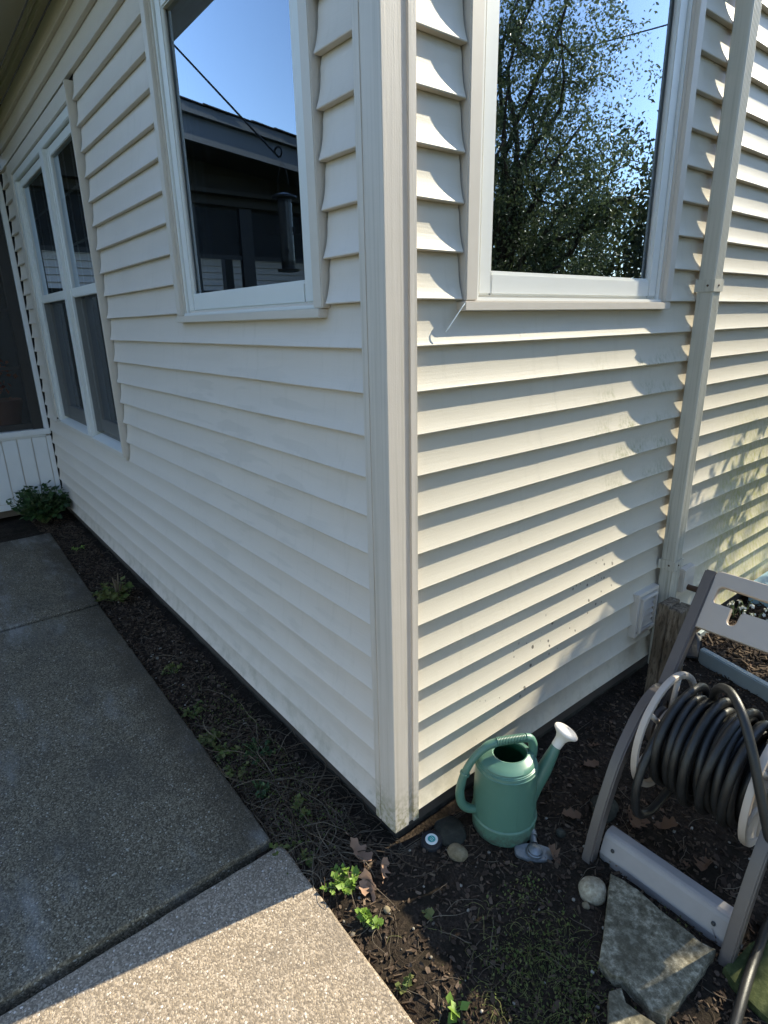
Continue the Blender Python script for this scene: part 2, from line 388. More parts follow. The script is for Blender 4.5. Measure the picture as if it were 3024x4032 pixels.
def profile():
    pr = [(-LP - .005, H + .014)]
    for s_ in (0, .1, .2, .35, .5, .62, .73, .82, .9, .96, 1.0):
        pr.append((-LP * (1 - s_ ** 2.8) - .004 * max(0, 1 - s_ / .2), H * (1 - s_) + .003 * s_))
    pr += [(-.0008, .0008), (-.003, 0.0), (-LP - .003, .0006)]
    return pr
PROF = profile()
def board(wall, parent, a, b, k, lift=0.0, seed=0):
    """one course of siding between a and b along the wall; k counts from the bottom"""
    n = max(2, int((b - a) / .12)); v = []; f = []; m = len(PROF); zk = Z0 + k * H
    for i in range(n + 1):
        u = a + (b - a) * i / n
        wz = .0014 * nz(u * 2.3, k * 7.1, seed) + .0006 * nz(u * 7.3, k * 3.1, 4); wn_ = .0016 * nz(u * 1.9 + 9, k * 5.3, seed)
        for (o, z) in PROF:
            out = o + lift + wn_ * max(0, 1 + o / LP)
            z_ = zk + z + wz
            v.append((u, -out, z_) if wall == 'L' else (out, u, z_ + .0024))
    for i in range(n):
        for j in range(m - 1):
            q = (i * m + j, i * m + j + 1, (i + 1) * m + j + 1, (i + 1) * m + j)
            f.append(q if wall == 'R' else q[::-1])
    me = raw('siding_board', v, f, 'siding_left' if wall == 'L' else 'siding_right', True)
    me.set_sharp_from_angle(angle=R(40))
    return link('siding_board', me, parent)

NK = 27
def wall_boards(wall, parent, lo, hi, openings, seams):
    for k in range(NK):
        z0 = Z0 + k * H; z1 = z0 + H; segs = [(lo, hi)]
        for (a, b, za, zb) in openings:
            if z0 > za - .05 and z0 < zb - .004:
                new = []
                for (p, q) in segs:
                    if b <= p or a >= q: new.append((p, q)); continue
                    if a > p: new.append((p, a))
                    if b < q: new.append((b, q))
                segs = new
        for (p, q) in segs:
            cuts = sorted(s_ for s_ in seams.get(k, []) if p + .1 < s_ < q - .1)
            ends = [p] + cuts + [q]
            for i in range(len(ends) - 1):
                lap = .022 if i > 0 else 0
                board(wall, parent, ends[i] - lap, ends[i + 1], k, .0003 if i % 2 else 0)

def sheath(name, wall, lo, hi, openings, top):
    mb = MB(); cuts = sorted({lo, hi, *[o[0] for o in openings], *[o[1] for o in openings]})
    for a, b in zip(cuts, cuts[1:]):
        zs = [(.02, top)]
        for (p, q, za, zb) in openings:
            if p <= a + 1e-6 and q >= b - 1e-6: zs = [(.02, za), (zb, top)]
        for (za, zb) in zs:
            if wall == 'L': mb.box(a, b, .0265, .075, za, zb)
            else: mb.box(-.075, -.0265, a, b, za, zb)
    return mb.build(name, 'sheathing', house)
W1 = (-1.206, -.2376, 1.497, 2.505); W2 = (.2385, 1.2218, 1.505, 2.505); W3 = (-3.985, -2.1806, .815, 2.505)
WLEFT = -4.36; YEND = 5.2
left_wall = sheath('left_wall', 'L', WLEFT, 0 - .03, [W3, W1], 2.86)
right_wall = sheath('right_wall', 'R', .03, YEND, [W2], 2.9)
sl = {}; sr = {}
for k, xs in {3: [-2.18], 4: [-2.18], 5: [-3.55], 6: [-3.55], 1: [-1.17], 2: [-3.05], 22: [-3.0], 25: [-3.05], 26: [-3.05], 7: [-3.95]}.items(): sl[k] = xs
for k, ys in {11: [.66], 12: [.66], 9: [.60], 10: [.60], 13: [.48], 14: [.48], 1: [.98], 2: [1.75], 3: [2.12], 4: [1.75], 5: [1.9], 6: [2.15], 7: [1.72], 8: [1.72], 17: [3], 18: [3], 20: [2.6], 21: [2.6]}.items(): sr[k] = ys
wall_boards('L', left_wall, WLEFT + .018, -.086, [(W3[0] - .006, W3[1] + .013, *W3[2:]), (W1[0] - .004, W1[1] + .007, *W1[2:])], sl)
wall_boards('R', right_wall, .0873, YEND, [(W2[0] - .005, W2[1] + .004, *W2[2:])], sr)

# foundation under both walls, set back from the siding
MB().box(-6, -.034, .034, .25, -.3, .10).build('foundation', 'foundation', house)
MB().box(-.25, -.0345, .2505, YEND, -.3, .10).build('foundation', 'foundation', house)

# corner post: two faces with a recessed channel and a flange each
pl = [(-.03, .087), (.003, .087), (.003, .0674), (-.0035, .0672), (-.0035, .0480), (.003, .0477), (.0032, -.0014), (.0014, -.0032),
      (-.0600, -.003), (-.0605, -.0008), (-.0645, -.0008), (-.0650, -.0030), (-.0858, -.003), (-.0858, .03)]
v = [(x, y, z) for z in (.066, 2.86) for (x, y) in pl]; n = len(pl)
f = [(i, i + 1, n + i + 1, n + i) for i in range(n - 1)] + [tuple(range(n))[::-1], tuple(range(n, 2 * n))]
MB().add(v, f).build('corner_post', 'trim_vinyl', house)

# interior room so that the windows look into something real
mb = MB()
mb.box(-4.30, -.08, .076, 4.4, .05, .06); mb.box(-4.30, -.08, .076, 4.4, 2.70, 2.71)
mb.box(-4.31, -4.30, .076, 4.4, .05, 2.71); mb.box(-4.30, -.08, 4.4, 4.41, .05, 2.71)
mb.build('interior_room', 'room', house)

def P3(wall, u, out, z):          # along wall, outwards, up
    return (u, -out, z) if wall == 'L' else (out, u, z)
def wbox(mb, wall, u0, u1, o0, o1, z0, z1):
    if wall == 'L': return mb.box(u0, u1, -o1, -o0, z0, z1)
    return mb.box(o0, o1, u0, u1, z0, z1)
def fixed_window(wall, W, label):
    a, b, z0, z1 = W
    win = tag(link('window', None, house), label)
    cw = .040
    # beige casing: flat face plus a return towards the sash
    for (p, q) in ((a, a + cw), (b - cw, b)):
        mb = MB(); wbox(mb, wall, p, q, -.05, .0068, z0 + .004, z1); mb.build('casing', 'casing', win, bevel=.0025)
        s_ = 1 if p == a else -1; e = q if p == a else p
        mb = MB(); wbox(mb, wall, *sorted((e, e + s_ * .009)), -.05, -.006, z0 + .012, z1 - cw); mb.build('casing_bead', 'casing', win, bevel=.0015)
        e2 = e + s_ * .0095
        mb = MB(); wbox(mb, wall, *sorted((e2, e2 + s_ * .014)), -.05, -.011, z0 + .012, z1 - cw - .01); mb.build('frame_strip', 'white_vinyl', win, bevel=.002)
    mb = MB(); wbox(mb, wall, a + cw + .0005, b - cw - .0005, -.05, .0062, z1 - cw, z1 - .0005); mb.build('casing', 'casing', win, bevel=.0025)
    # sill: beige nose, white frame bottom, thin dark gap under the sash
    mb = MB(); wbox(mb, wall, a - .006, b - .010, -.048, .0110, z0 - .019, z0 + .003); mb.build('sill', 'casing', win, bevel=.002)
    mb = MB(); wbox(mb, wall, a + cw + .001, b - cw - .001, -.052, -.004, z0 + .0035, z0 + .0125); mb.build('sill_frame', 'white_vinyl', win, bevel=.0015)
    ia, ib = a + cw + .026, b - cw - .026; sw = .046; zb = z0 + .0185
    zt = z1 - cw - .02
    mb = MB(); wbox(mb, wall, ia, ia + sw, -.058, -.016, zb, zt); mb.build('sash_stile', 'white_vinyl', win, bevel=.004)
    mb = MB(); wbox(mb, wall, ib - sw, ib, -.058, -.016, zb, zt); mb.build('sash_stile', 'white_vinyl', win, bevel=.004)
    mb = MB(); wbox(mb, wall, ia + sw + .0004, ib - sw - .0004, -.058, -.0165, zb, zb + .052); mb.build('sash_rail', 'white_vinyl', win, bevel=.004)
    mb = MB(); wbox(mb, wall, ia + sw + .0004, ib - sw - .0004, -.058, -.0165, zt - .05, zt); mb.build('sash_rail', 'white_vinyl', win, bevel=.004)
    ga, gb, gz0, gz1 = ia + sw - .004, ib - sw + .004, zb + .048, zt - .046
    for d in (.033, .047):
        vv = [P3(wall, ga, -d, gz0), P3(wall, gb, -d, gz0), P3(wall, gb, -d, gz1), P3(wall, ga, -d, gz1)]
        link('pane', raw('pane', vv, [(0, 1, 2, 3)], 'glass'), win)
    # glazing bead
    for (p, q, r, s_) in ((ga, ga + .009, gz0, gz1), (gb - .009, gb, gz0, gz1), (ga + .0095, gb - .0095, gz0, gz0 + .009)):
        mb = MB(); wbox(mb, wall, p, q, -.030, -.021, r, s_); mb.build('glazing_bead', 'white_vinyl', win, bevel=.002)
    return win
fixed_window('L', W1, 'white picture window reflecting porch roof and bird feeder')
win2 = fixed_window('R', W2, 'white picture window reflecting a leafy tree')
# loose strip of sealant peeling from the sill end
MB().tube(bez([(.006, .240, 1.506), (.010, .226, 1.498), (.009, .196, 1.466), (.006, .174, 1.440)], 4), .0013, 6).build('peeled_sealant', 'cap_white', win2, smooth=True)

# twin double-hung window further along the left wall
a, b, z0, z1 = W3
tw = tag(link('window', None, house), 'white twin double hung window near the porch')
def lb(name, mat, *args, bev=.003):
    mb = MB(); wbox(mb, 'L', *args); return mb.build(name, mat, tw, bevel=bev)
lb('casing', 'casing', b - .016, b, -.05, .020, z0 + .001, z1 - .001)
lb('casing', 'casing', a, a + .11, -.05, .008, z0 + .03, z1)
lb('casing', 'casing', a + .1105, b - .0165, -.05, .009, z1 - .07, z1)
lb('head_frame', 'white_vinyl', a + .111, b - .017, -.06, -.002, z1 - .115, z1 - .0705)
lb('casing', 'casing', a + .05, b - .017, -.05, .004, z0 - .02, z0 + .012)
ul = a + .112; ur = b - .07; mc = -2.945; mw = .040
lb('jamb', 'white_vinyl', ul, ul + .060, -.07, .001, z0 + .013, z1 - .116)
lb('jamb', 'white_vinyl', b - .075, b - .0175, -.07, .001, z0 + .013, z1 - .116)
lb('mullion', 'white_vinyl', mc - mw, mc + mw, -.07, .003, z0 + .013, z1 - .116)
for (p, q) in ((ul + .0605, mc - mw - .0005), (mc + mw + .0005, b - .0755)):
    # sloping white sill
    vv = [(p, -.002, z0 + .013), (q, -.002, z0 + .013), (q, .085, z0 + .045), (p, .085, z0 + .045), (p, -.002, z0 - .01), (q, -.002, z0 - .01), (q, .085, z0 - .01), (p, .085, z0 - .01)]
    MB().add(vv, [(0, 1, 2, 3), (4, 7, 6, 5), (0, 4, 5, 1), (1, 5, 6, 2), (2, 6, 7, 3), (3, 7, 4, 0)]).build('sill', 'white_vinyl', tw, bevel=.002)
    lb('track', 'white_vinyl', p, p + .022, -.062, -.016, z0 + .045, z1 - .117, bev=.002)
    lb('track', 'white_vinyl', q - .022, q, -.062, -.016, z0 + .045, z1 - .117, bev=.002)
    zm = 1.66; zu = z1 - .118
    ua, ub = p + .0225, q - .0225
    lb('upper_sash', 'white_vinyl', ua, ua + .035, -.050, -.020, zm - .02, zu); lb('upper_sash', 'white_vinyl', ub - .035, ub, -.050, -.020, zm - .02, zu)
    lb('upper_sash', 'white_vinyl', ua + .0355, ub - .0355, -.050, -.020, zu - .045, zu); lb('meeting_rail', 'white_vinyl', ua + .0355, ub - .0355, -.050, -.018, zm - .025, zm + .025)
    lb('lower_sash', 'white_vinyl', ua, ua + .04, -.088, -.058, z0 + .05, zm - .03); lb('lower_sash', 'white_vinyl', ub - .04, ub, -.088, -.058, z0 + .05, zm - .03)
    lb('lower_sash', 'white_vinyl', ua + .0405, ub - .0405, -.088, -.058, z0 + .05, z0 + .125)
    link('half_screen', raw('half_screen', [(ua, .030, z0 + .05), (ub, .030, z0 + .05), (ub, .030, zm - .02), (ua, .030, zm - .02)], [(0, 1, 2, 3)], 'insect_screen'), tw)
    for (gz0, gz1, d) in ((zm + .02, zu - .04, .036), (z0 + .12, zm - .02, .074)):
        vv = [(ua + .03, d, gz0), (ub - .03, d, gz0), (ub - .03, d, gz1), (ua + .03, d, gz1)]
        link('pane', raw('pane', vv, [(0, 1, 2, 3)], 'glass'), tw)
    for i in (1, 2):
        xg = ua + .03 + (ub - ua - .06) * i / 3; lb('muntin', 'white_vinyl', xg - .006, xg + .006, -.046, -.040, zm + .026, zu - .046, bev=.001)
        zg = zm + (zu - zm) * i / 3
        x_prev = ua + .036
        for j in (1, 2, 3):
            xg2 = ua + .03 + (ub - ua - .06) * j / 3 - (.0065 if j < 3 else .006)
            lb('muntin', 'white_vinyl', x_prev, xg2, -.0455, -.0405, zg - .006, zg + .006, bev=.001); x_prev = xg2 + .013

# eave over the left wall: frieze, soffit boards, fascia and a thin roof edge
MB().box(WLEFT, .02, -.010, .02, 2.852, 2.905).build('frieze', 'soffit', house, bevel=.004)
MB().box(WLEFT, .02, -.026, -.0105, 2.878, 2.908).build('frieze_moulding', 'soffit', house, bevel=.004)
for i in range(4):
    y1_ = -.028 - i * .107; MB().box(-4.6, .05, y1_ - .105, y1_, 2.912 - .002 * (i % 2), 2.93).build('soffit_board', 'soffit', house, bevel=.003)
MB().box(-4.6, .06, -.485, -.462, 2.80, 2.96).build('fascia', 'gutter_white', house, bevel=.003)
vv = [(-6, -.53, 2.965), (.10, -.53, 2.965), (.10, 4.6, 4.9), (-6, 4.6, 4.9)]
MB().add(vv + [(x, y, z + .04) for x, y, z in vv], [(0, 3, 2, 1), (4, 5, 6, 7), (0, 1, 5, 4), (1, 2, 6, 5), (2, 3, 7, 6), (3, 0, 4, 7)]).build('roof', 'shingle', house)
vv = [(-.076, 0, 2.86), (-.02, 0, 2.86), (-.02, 4.6, 4.88), (-.076, 4.6, 4.88), (-.076, 0, 2.84), (-.02, 0, 2.84), (-.02, YEND, 2.84), (-.076, YEND, 2.84)]
MB().add([(-.08, 0.0, 2.86), (-.03, 0.0, 2.86), (-.03, 4.6, 2.86), (-.08, 4.6, 2.86), (-.08, 0.0, 3.14), (-.03, 0.0, 3.14), (-.03, 4.6, 4.88), (-.08, 4.6, 4.88)],
         [(0, 3, 2, 1), (4, 5, 6, 7), (0, 1, 5, 4), (1, 2, 6, 5), (2, 3, 7, 6), (3, 0, 4, 7)]).build('gable_wall', 'casing', house)

# downspout with its two straps
ds = tag(link('downspout', None, house), 'ribbed beige downspout streaked with grime')
x0, x1, y0, y1 = .0035, .0590, 1.400, 1.462
pl = [(x0 + .004, y0), (x1 - .006, y0), (x1 - .0015, y0 + .0015), (x1, y0 + .006)]
for i in range(5):
    yy = y0 + .010 + i * .0095; pl += [(x1, yy), (x1 - .0022, yy + .0018), (x1 - .0022, yy + .0040), (x1, yy + .0058)]
pl += [(x1, y1 - .006), (x1 - .0015, y1 - .0015), (x1 - .006, y1), (x0 + .004, y1), (x0, y1 - .004), (x0, y0 + .004)]
n = len(pl); v = [(x, y, z) for z in (.05, 3.0) for (x, y) in pl]
t = NT('downspout_paint'); p_ = t.pos()
st = t.smooth(t.noise(t.mapped((90, 90, 2.5)), 1, 5, .7), .45, .72); lowz = t.n("ShaderNodeSeparateXYZ"); t.l(p_, lowz.inputs[0])
gr = t.math('SUBTRACT', 1.0, t.smooth(lowz.outputs[2], .2, 1.7))
cc = t.mixc(t.math('MULTIPLY', st, t.math('ADD', t.math('MULTIPLY', gr, .6), .25)), (.50, .47, .40), (.17, .155, .105))
cc = t.mixc(t.math('MULTIPLY', t.smooth(t.noise(p_, 85, 3, .8), .66, .72), .5), cc, (.10, .09, .07))
t.base(cc); t.rough(.45); MATS['downspout_paint'] = t.m
MB().add(v, [(i, (i + 1) % n, n + (i + 1) % n, n + i) for i in range(n)] + [tuple(range(n))[::-1], tuple(range(n, 2 * n))]).build('pipe', 'downspout_paint', ds)
for zc in (1.562, .515):
    mb = MB(); pp = [(.001, 1.388), (.004, 1.3965), (.0628, 1.3965), (.0628, 1.4655), (.004, 1.4655), (.001, 1.474)]; qq = [(.0002, 1.388), (.001, 1.3985), (.0608, 1.3985), (.0608, 1.4635), (.001, 1.4635), (.0002, 1.474)]
    m = len(pp); v = [(x, y, zc + d) for d in (-.020, .020) for (x, y) in pp + qq]
    f = []
    for i in range(m - 1):
        f += [(i, i + 1, 2 * m + i + 1, 2 * m + i), (m + i, 3 * m + i, 3 * m + i + 1, m + i + 1), (i, m + i, m + i + 1, i + 1), (2 * m + i, 2 * m + i + 1, 3 * m + i + 1, 3 * m + i)]
    mb.add(v, f); st_ = mb.build('strap', 'downspout_paint', ds)
    mb = MB(); mb.lathe([(0, .003), (.003, .0025), (.0042, 0)], (.040, 1.3968, zc), (0, -1, 0), 8); mb.build('screw', 'brass_old', ds)
    mb = MB(); mb.lathe([(0, .003), (.003, .0025), (.0042, 0)], (.0626, 1.430, zc), (1, 0, 0), 8); mb.build('screw', 'brass_old', ds)

# louvred vent cover
vt = tag(link('wall_vent', None, house), 'square beige vent cover with slatted flap behind wooden post')
y0, y1, z0, z1 = 1.235, 1.392, .235, .425
def fr(name, d, o0, o1, w):
    mb = MB()
    a, b, c, e = y0 + d, y1 - d, z0 + d, z1 - d
    mb.box(o0, o1, a, b, c, c + w); mb.box(o0, o1, a, b, e - w, e); mb.box(o0, o1, a, a + w, c + w, e - w); mb.box(o0, o1, b - w, b, c + w, e - w)
    return mb.build(name, 'casing', vt, bevel=.002)
fr('outer_frame', 0, -.02, .016, .016); fr('inner_frame', .020, -.02, .026, .012)
for i in range(5):
    zz = z0 + .034 + i * .0248
    v = [(.006, y0 + .033, zz + .024), (.006, y1 - .033, zz + .024), (.021, y1 - .033, zz + .002), (.021, y0 + .033, zz + .002)]
    v += [(x - .004, y, z - .001) for x, y, z in v]
    MB().add(v, [(0, 1, 2, 3), (4, 7, 6, 5), (0, 4, 5, 1), (1, 5, 6, 2), (2, 6, 7, 3), (3, 7, 4, 0)]).build('louvre', 'casing', vt)

# water spigot on its mounting block
sp = tag(link('spigot', None, house), 'old brown brass spigot on the wall behind post')
MB().box(-.01, .018, 1.605, 1.705, .32, .428).build('mounting_block', 'casing', sp, bevel=.004)
mb = MB(); mb.tube([(.018, 1.655, .335), (.06, 1.655, .335)], .013, 12); mb.tube(bez([(.05, 1.655, .335), (.085, 1.655, .332), (.10, 1.655, .315), (.102, 1.655, .285)], 4), .012, 12)
mb.build('valve_body', 'brass_old', sp, smooth=True, auto=50)
mb = MB(); mb.tube([(.078, 1.655, .345), (.092, 1.655, .372)], .005, 8); mb.lathe([(0, .004), (.022, .004), (.024, 0), (.022, -.004), (0, -.004)], (.094, 1.655, .376), (.45, 0, .9), 10); mb.build('handle_wheel', 'brass_old', sp, smooth=True, auto=50)

# ------------------------------------------------------------------ screened porch wing
PX = -4.34
porch = tag(link('porch', None, house), 'screened porch with white panelled knee wall')
mb = MB(); mb.box(PX - .08, PX - .006, -5.2, -.002, .10, .66); mb.build('knee_wall', 'casing', porch)
for i in range(14):
    yb = -.036 - i * .103
    MB().box(PX - .0055, PX + .004, yb - .0995, yb - .0035, .150, .652).build('knee_board', 'gutter_white', porch, bevel=.003)
MB().box(PX - .0055, PX + .012, -.0345, -.0005, .112, .652).build('corner_trim', 'gutter_white', porch, bevel=.003)
MB().box(PX - .0055, PX + .010, -5.2, -.035, .100, .146).build('base_trim', 'gutter_white', porch, bevel=.003)
MB().box(PX - .09, PX + .022, -5.2, .004, .668, .712).build('knee_wall_cap', 'gutter_white', porch, bevel=.005)
MB().box(PX - .0055, PX + .010, -5.2, -.0345, .6525, .6675).build('cap_moulding', 'gutter_white', porch, bevel=.002)
MB().box(PX - .08, PX + .006, -.036, -.001, .7125, 2.60).build('corner_trim', 'gutter_white', porch, bevel=.004)
for y in (-.075, -.70, -1.30, -1.83, -2.60, -3.4, -4.3, -5.1):
    w = .035 if y > -.1 else .06
    MB().box(PX - .07, PX - .012, y - w, y + w, .7125, 2.47).build('screen_post', 'screen_frame', porch)
for (za, zb) in ((.716, .760), (1.175, 1.20), (1.60, 1.62), (2.04, 2.075)):
    MB().box(PX - .055, PX - .027, -5.15, -.112, za, zb).build('screen_rail', 'screen_frame', porch)
link('screen', raw('screen', [(PX - .03, -5.15, .716), (PX - .03, -.04, .716), (PX - .03, -.04, 2.47), (PX - .03, -5.15, 2.47)], [(0, 1, 2, 3)], 'insect_screen'), porch)
MB().box(PX - .10, PX + .02, -5.2, -.002, 2.47, 2.545).build('beam', 'porch_brown', porch, bevel=.004)
MB().box(PX - .16, PX - .12, -5.1, -.05, 2.06, 2.46).build('roller_blind', 'porch_dark', porch)
MB().box(-7.6, PX - .1, -5.2, .2, .02, .08).build('porch_floor', 'deck', porch)
MB().box(-7.6, PX - .2, .0, .05, .08, 2.6).build('porch_back_wall', 'porch_dark', porch)
MB().box(-7.6, PX + .1, -5.2, -.002, 2.5455, 2.58).build('porch_ceiling', 'porch_brown', porch)
for y in (-.3, -1.7, -3.1, -4.5): MB().box(-7.62, -7.5, y - .06, y + .06, .08, 2.54).build('far_post', 'screen_frame', porch)
MB().box(-7.6, -7.54, -5.2, 0, .08, 1.95).build('far_knee_wall', 'porch_dark', porch)
# sloping rake: roof edge, gutter face and fascia, matching how it mirrors in the near window
def rake(name, mat, xa, xb, top, bot):
    v = []
    for x in (xa, xb):
        for (y, dz) in ((-.5, 0), (-5.5, 0)):
            zr = 3.066 - .111 * (-1.18 - y)
            v += [(x, y, zr + top), (x, y, zr + bot)]
    MB().add(v, [(0, 2, 3, 1), (4, 5, 7, 6), (0, 4, 6, 2), (1, 3, 7, 5), (0, 1, 5, 4), (2, 6, 7, 3)]).build(name, mat, porch)
rake('rake_fascia', 'fascia_shaded', -3.93, -3.905, -.070, -.24); rake('rake_gutter', 'fascia_shaded', -3.90, -3.86, 0.0, -.068)
rake('porch_soffit', 'porch_brown', -4.40, -3.935, -.225, -.238)
MB().box(PX - .06, PX + .0, -5.4, -.012, 2.546, 2.86).build('gable_panel', 'porch_brown', porch)
for i in range(26):
    y = -.3 - i * .2; zr = 3.066 - .111 * (-1.18 - y); xe = -3.85 + .006 * (i % 3)
    v = [(x, yy, zr - .111 * (y - yy) + dz + (.006 if yy == y else .0)) for dz in (.004, .012) for (x, yy) in ((-7.8, y - .21), (xe, y - .21), (xe, y), (-7.8, y))]
    MB().add(v, [(0, 3, 2, 1), (4, 5, 6, 7), (0, 1, 5, 4), (1, 2, 6, 5), (2, 3, 7, 6), (3, 0, 4, 7)]).build('shingle_course', 'shingle', porch)

# ------------------------------------------------------------------ GROUND
link_ = link('ground', raw('ground', [(-400, -400, -.06), (400, -400, -.06), (400, 400, -.06), (-400, 400, -.06)], [(0, 1, 2, 3)], 'lawn'))
tag(link_, 'lawn stretching away around the house', 'ground', kind='structure')
def soil_z(x, y):
    z = -.006 + .010 * nz(x * 5, y * 5) + .006 * nz(x * 17, y * 17, 3) + .0035 * nz(x * 46, y * 46, 7)
    if y < -.18 and x > -4: z -= .012 * min(1, (-.18 - y) / .08)
    return z
def grid(x0, x1, y0, y1, st):
    nx = int((x1 - x0) / st) + 1; ny = int((y1 - y0) / st) + 1
    v = [(x0 + (x1 - x0) * i / nx, y0 + (y1 - y0) * j / ny) for j in range(ny + 1) for i in range(nx + 1)]
    v = [(x, y, soil_z(x, y)) for x, y in v]
    return v, [(j * (nx + 1) + i, j * (nx + 1) + i + 1, (j + 1) * (nx + 1) + i + 1, (j + 1) * (nx + 1) + i) for j in range(ny) for i in range(nx)]
mb = MB(); mb.add(*grid(-.34, 1.6, -.32, 2.6, .016)); mb.add(*grid(-4.6, -.34, -.7, .06, .03)); mb.add(*grid(1.6, 4, -.32, 2.6, .06)); mb.add(*grid(-.3, 4, 2.6, 6, .08))
o = mb.build('soil_bed', 'soil', None, smooth=True); tag(o, 'dark bare soil of the garden bed along the house', 'soil', kind='structure')

# walkway: three slabs with a wide dirty joint
walk = bpy.data.objects.new('walkway', None); col.objects.link(walk); tag(walk, 'exposed aggregate concrete walkway beside the house', 'walkway', kind='structure')
def slab(xa, xb, ya_a, ya_b, yb, zt, mat='stained_concrete'):
    """upper edge runs from (xa,ya_a) to (xb,ya_b); broken a little along its edges"""
    N = 46; top = []
    for i in range(N + 1):
        t_ = i / N; x = xa + (xb - xa) * t_; top.append((x, ya_a + (ya_b - ya_a) * t_ + .0035 * nz(x * 30, 1.3) + .002 * nz(x * 90, 4.4)))
    N2 = 24
    right = [(xb + .003 * nz(3.3, y_ * 40), y_) for y_ in [ya_b + (yb - ya_b) * k / N2 for k in range(1, N2)]]
    left = [(xa + .003 * nz(7.7, y_ * 40), y_) for y_ in [yb + (ya_a - yb) * k / N2 for k in range(1, N2)]]
    ol = top + right + [(xb, yb), (xa, yb)] + left
    c = (sum(p[0] for p in ol) / len(ol), sum(p[1] for p in ol) / len(ol)); m = len(ol)
    v = []
    for (ins, z) in ((0, -.09), (0, zt - .007), (.0025, zt - .002), (.008, zt)):
        for (x, y) in ol:
            dx, dy = c[0] - x, c[1] - y; L = math.hypot(dx, dy)
            v.append((x + math.copysign(min(ins, abs(dx)), dx), y + math.copysign(min(ins, abs(dy)), dy), z))
    f = [(r * m + i, (r + 1) * m + i, (r + 1) * m + (i + 1) % m, r * m + (i + 1) % m) for r in range(3) for i in range(m)] + [tuple(range(3 * m, 4 * m))[::-1]]
    MB().add(v, f).build('concrete_slab', mat, walk)
slab(-.232, 2.6, -.247, -.274, -1.40, .006, 'aggregate_concrete')
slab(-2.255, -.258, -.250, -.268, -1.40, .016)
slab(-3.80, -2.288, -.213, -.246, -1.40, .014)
slab(2.62, 6.0, -.274, -.30, -1.40, .010, 'aggregate_concrete')

# ------------------------------------------------------------------ wood-chip mulch, litter, stems (uncountable stuff)
def in_things(x, y): return (x < .0 and y > .03) or (x < .01 and -.01 < y < .06)
def chips(name, label, n, dens, mat, lmin, lmax, wmin, wmax, seed):
    rng = np.random.default_rng(seed); V = []; F = []; c = 0; tries = 0
    while c < n and tries < n * 12:
        tries += 1; x, y = dens(rng)
        if in_things(x, y): continue
        L = rng.uniform(lmin, lmax); w = rng.uniform(wmin, wmax); th = rng.uniform(.001, .0035)
        a = rng.uniform(0, math.tau); p = rng.normal(0, .28); q = rng.normal(0, .35)
        M = Matrix.Translation((x, y, soil_z(x, y) + .002 + abs(math.sin(p)) * L * .4)) @ Matrix.Rotation(a, 4, 'Z') @ Matrix.Rotation(p, 4, 'Y') @ Matrix.Rotation(q, 4, 'X')
        tp = rng.uniform(.3, .9)
        vs = [(-L / 2, -w / 2 * tp, -th), (L / 2, -w / 2, -th), (L / 2 * .9, w / 2 * tp, -th), (-L / 2 * .95, w / 2, -th), (-L / 2, -w / 2 * tp, th), (L / 2, -w / 2, th), (L / 2 * .9, w / 2 * tp, th), (-L / 2 * .95, w / 2, th)]
        o = len(V); V += [M @ Vector(s_) for s_ in vs]
        F += [tuple(o + i for i in q_) for q_ in ((0, 3, 2, 1), (4, 5, 6, 7), (0, 1, 5, 4), (1, 2, 6, 5), (2, 3, 7, 6), (3, 0, 4, 7))]; c += 1
    o = link(name, raw(name, V, F, mat)); return tag(o, label, 'mulch', kind='stuff')
def d_right(rng):
    return rng.uniform(.0, 1.25), rng.uniform(-.28, 2.5)
def d_bed(rng): return rng.uniform(.02, .9), rng.uniform(1.68, 2.5)
def d_left(rng): return rng.uniform(-4.3, .0), rng.uniform(-.26, .03)
chips('wood_mulch', 'dark wood chip mulch scattered over the soil', 7500, d_right, 'mulch_chips', .003, .022, .0015, .005, 1)
chips('bed_mulch', 'sunlit brown shredded mulch behind the metal edging', 3500, d_bed, 'mulch_chips', .015, .065, .004, .014, 2)
chips('edge_mulch', 'dark mulch in strip between walkway and wall', 5200, d_left, 'mulch_chips', .006, .026, .002, .007, 3)

def flakes(name, label, n, seed, area):
    rng = np.random.default_rng(seed); V = []; F = []
    for i in range(n):
        x, y = rng.uniform(area[0], area[1]), rng.uniform(area[2], area[3])
        if in_things(x, y): continue
        r = rng.uniform(.002, .008); m = int(rng.integers(5, 9)); M = Matrix.Translation((x, y, soil_z(x, y) + .003 + r * .25)) @ Matrix.Rotation(rng.uniform(0, 6.28), 4, 'Z') @ Matrix.Rotation(rng.normal(0, .45), 4, 'X') @ Matrix.Rotation(rng.normal(0, .35), 4, 'Y')
        o = len(V); el = rng.uniform(1, 2.2)
        for k in range(m):
            a = math.tau * k / m; q = r * rng.uniform(.55, 1.1); px, py = q * math.cos(a) * el, q * math.sin(a); V.append(M @ Vector((px, py, rng.normal(0, .12) * r + 12 * py * py)))
        V.append(M @ Vector((0, 0, 0))); F += [(o + k, o + (k + 1) % m, o + m) for k in range(m)]
    return tag(link(name, raw(name, V, F, 'litter', False)), label, 'leaf litter', kind='stuff')
island('litter', (.022, .015, .010), (.05, .033, .023), (.10, .068, .046), (.065, .042, .029), (.17, .12, .085), rough=.85)
flakes('leaf_litter', 'crumbled dark leaf litter on the shaded soil', 4200, 61, (.0, 1.15, -.27, 1.75))
flakes('strip_litter', 'crumbled leaf litter along the wall strip', 4200, 62, (-4.2, .0, -.25, .03))
flakes('bed_litter', 'crumbled leaves on the sunlit mulch bed', 1600, 63, (.03, .9, 1.68, 2.5))
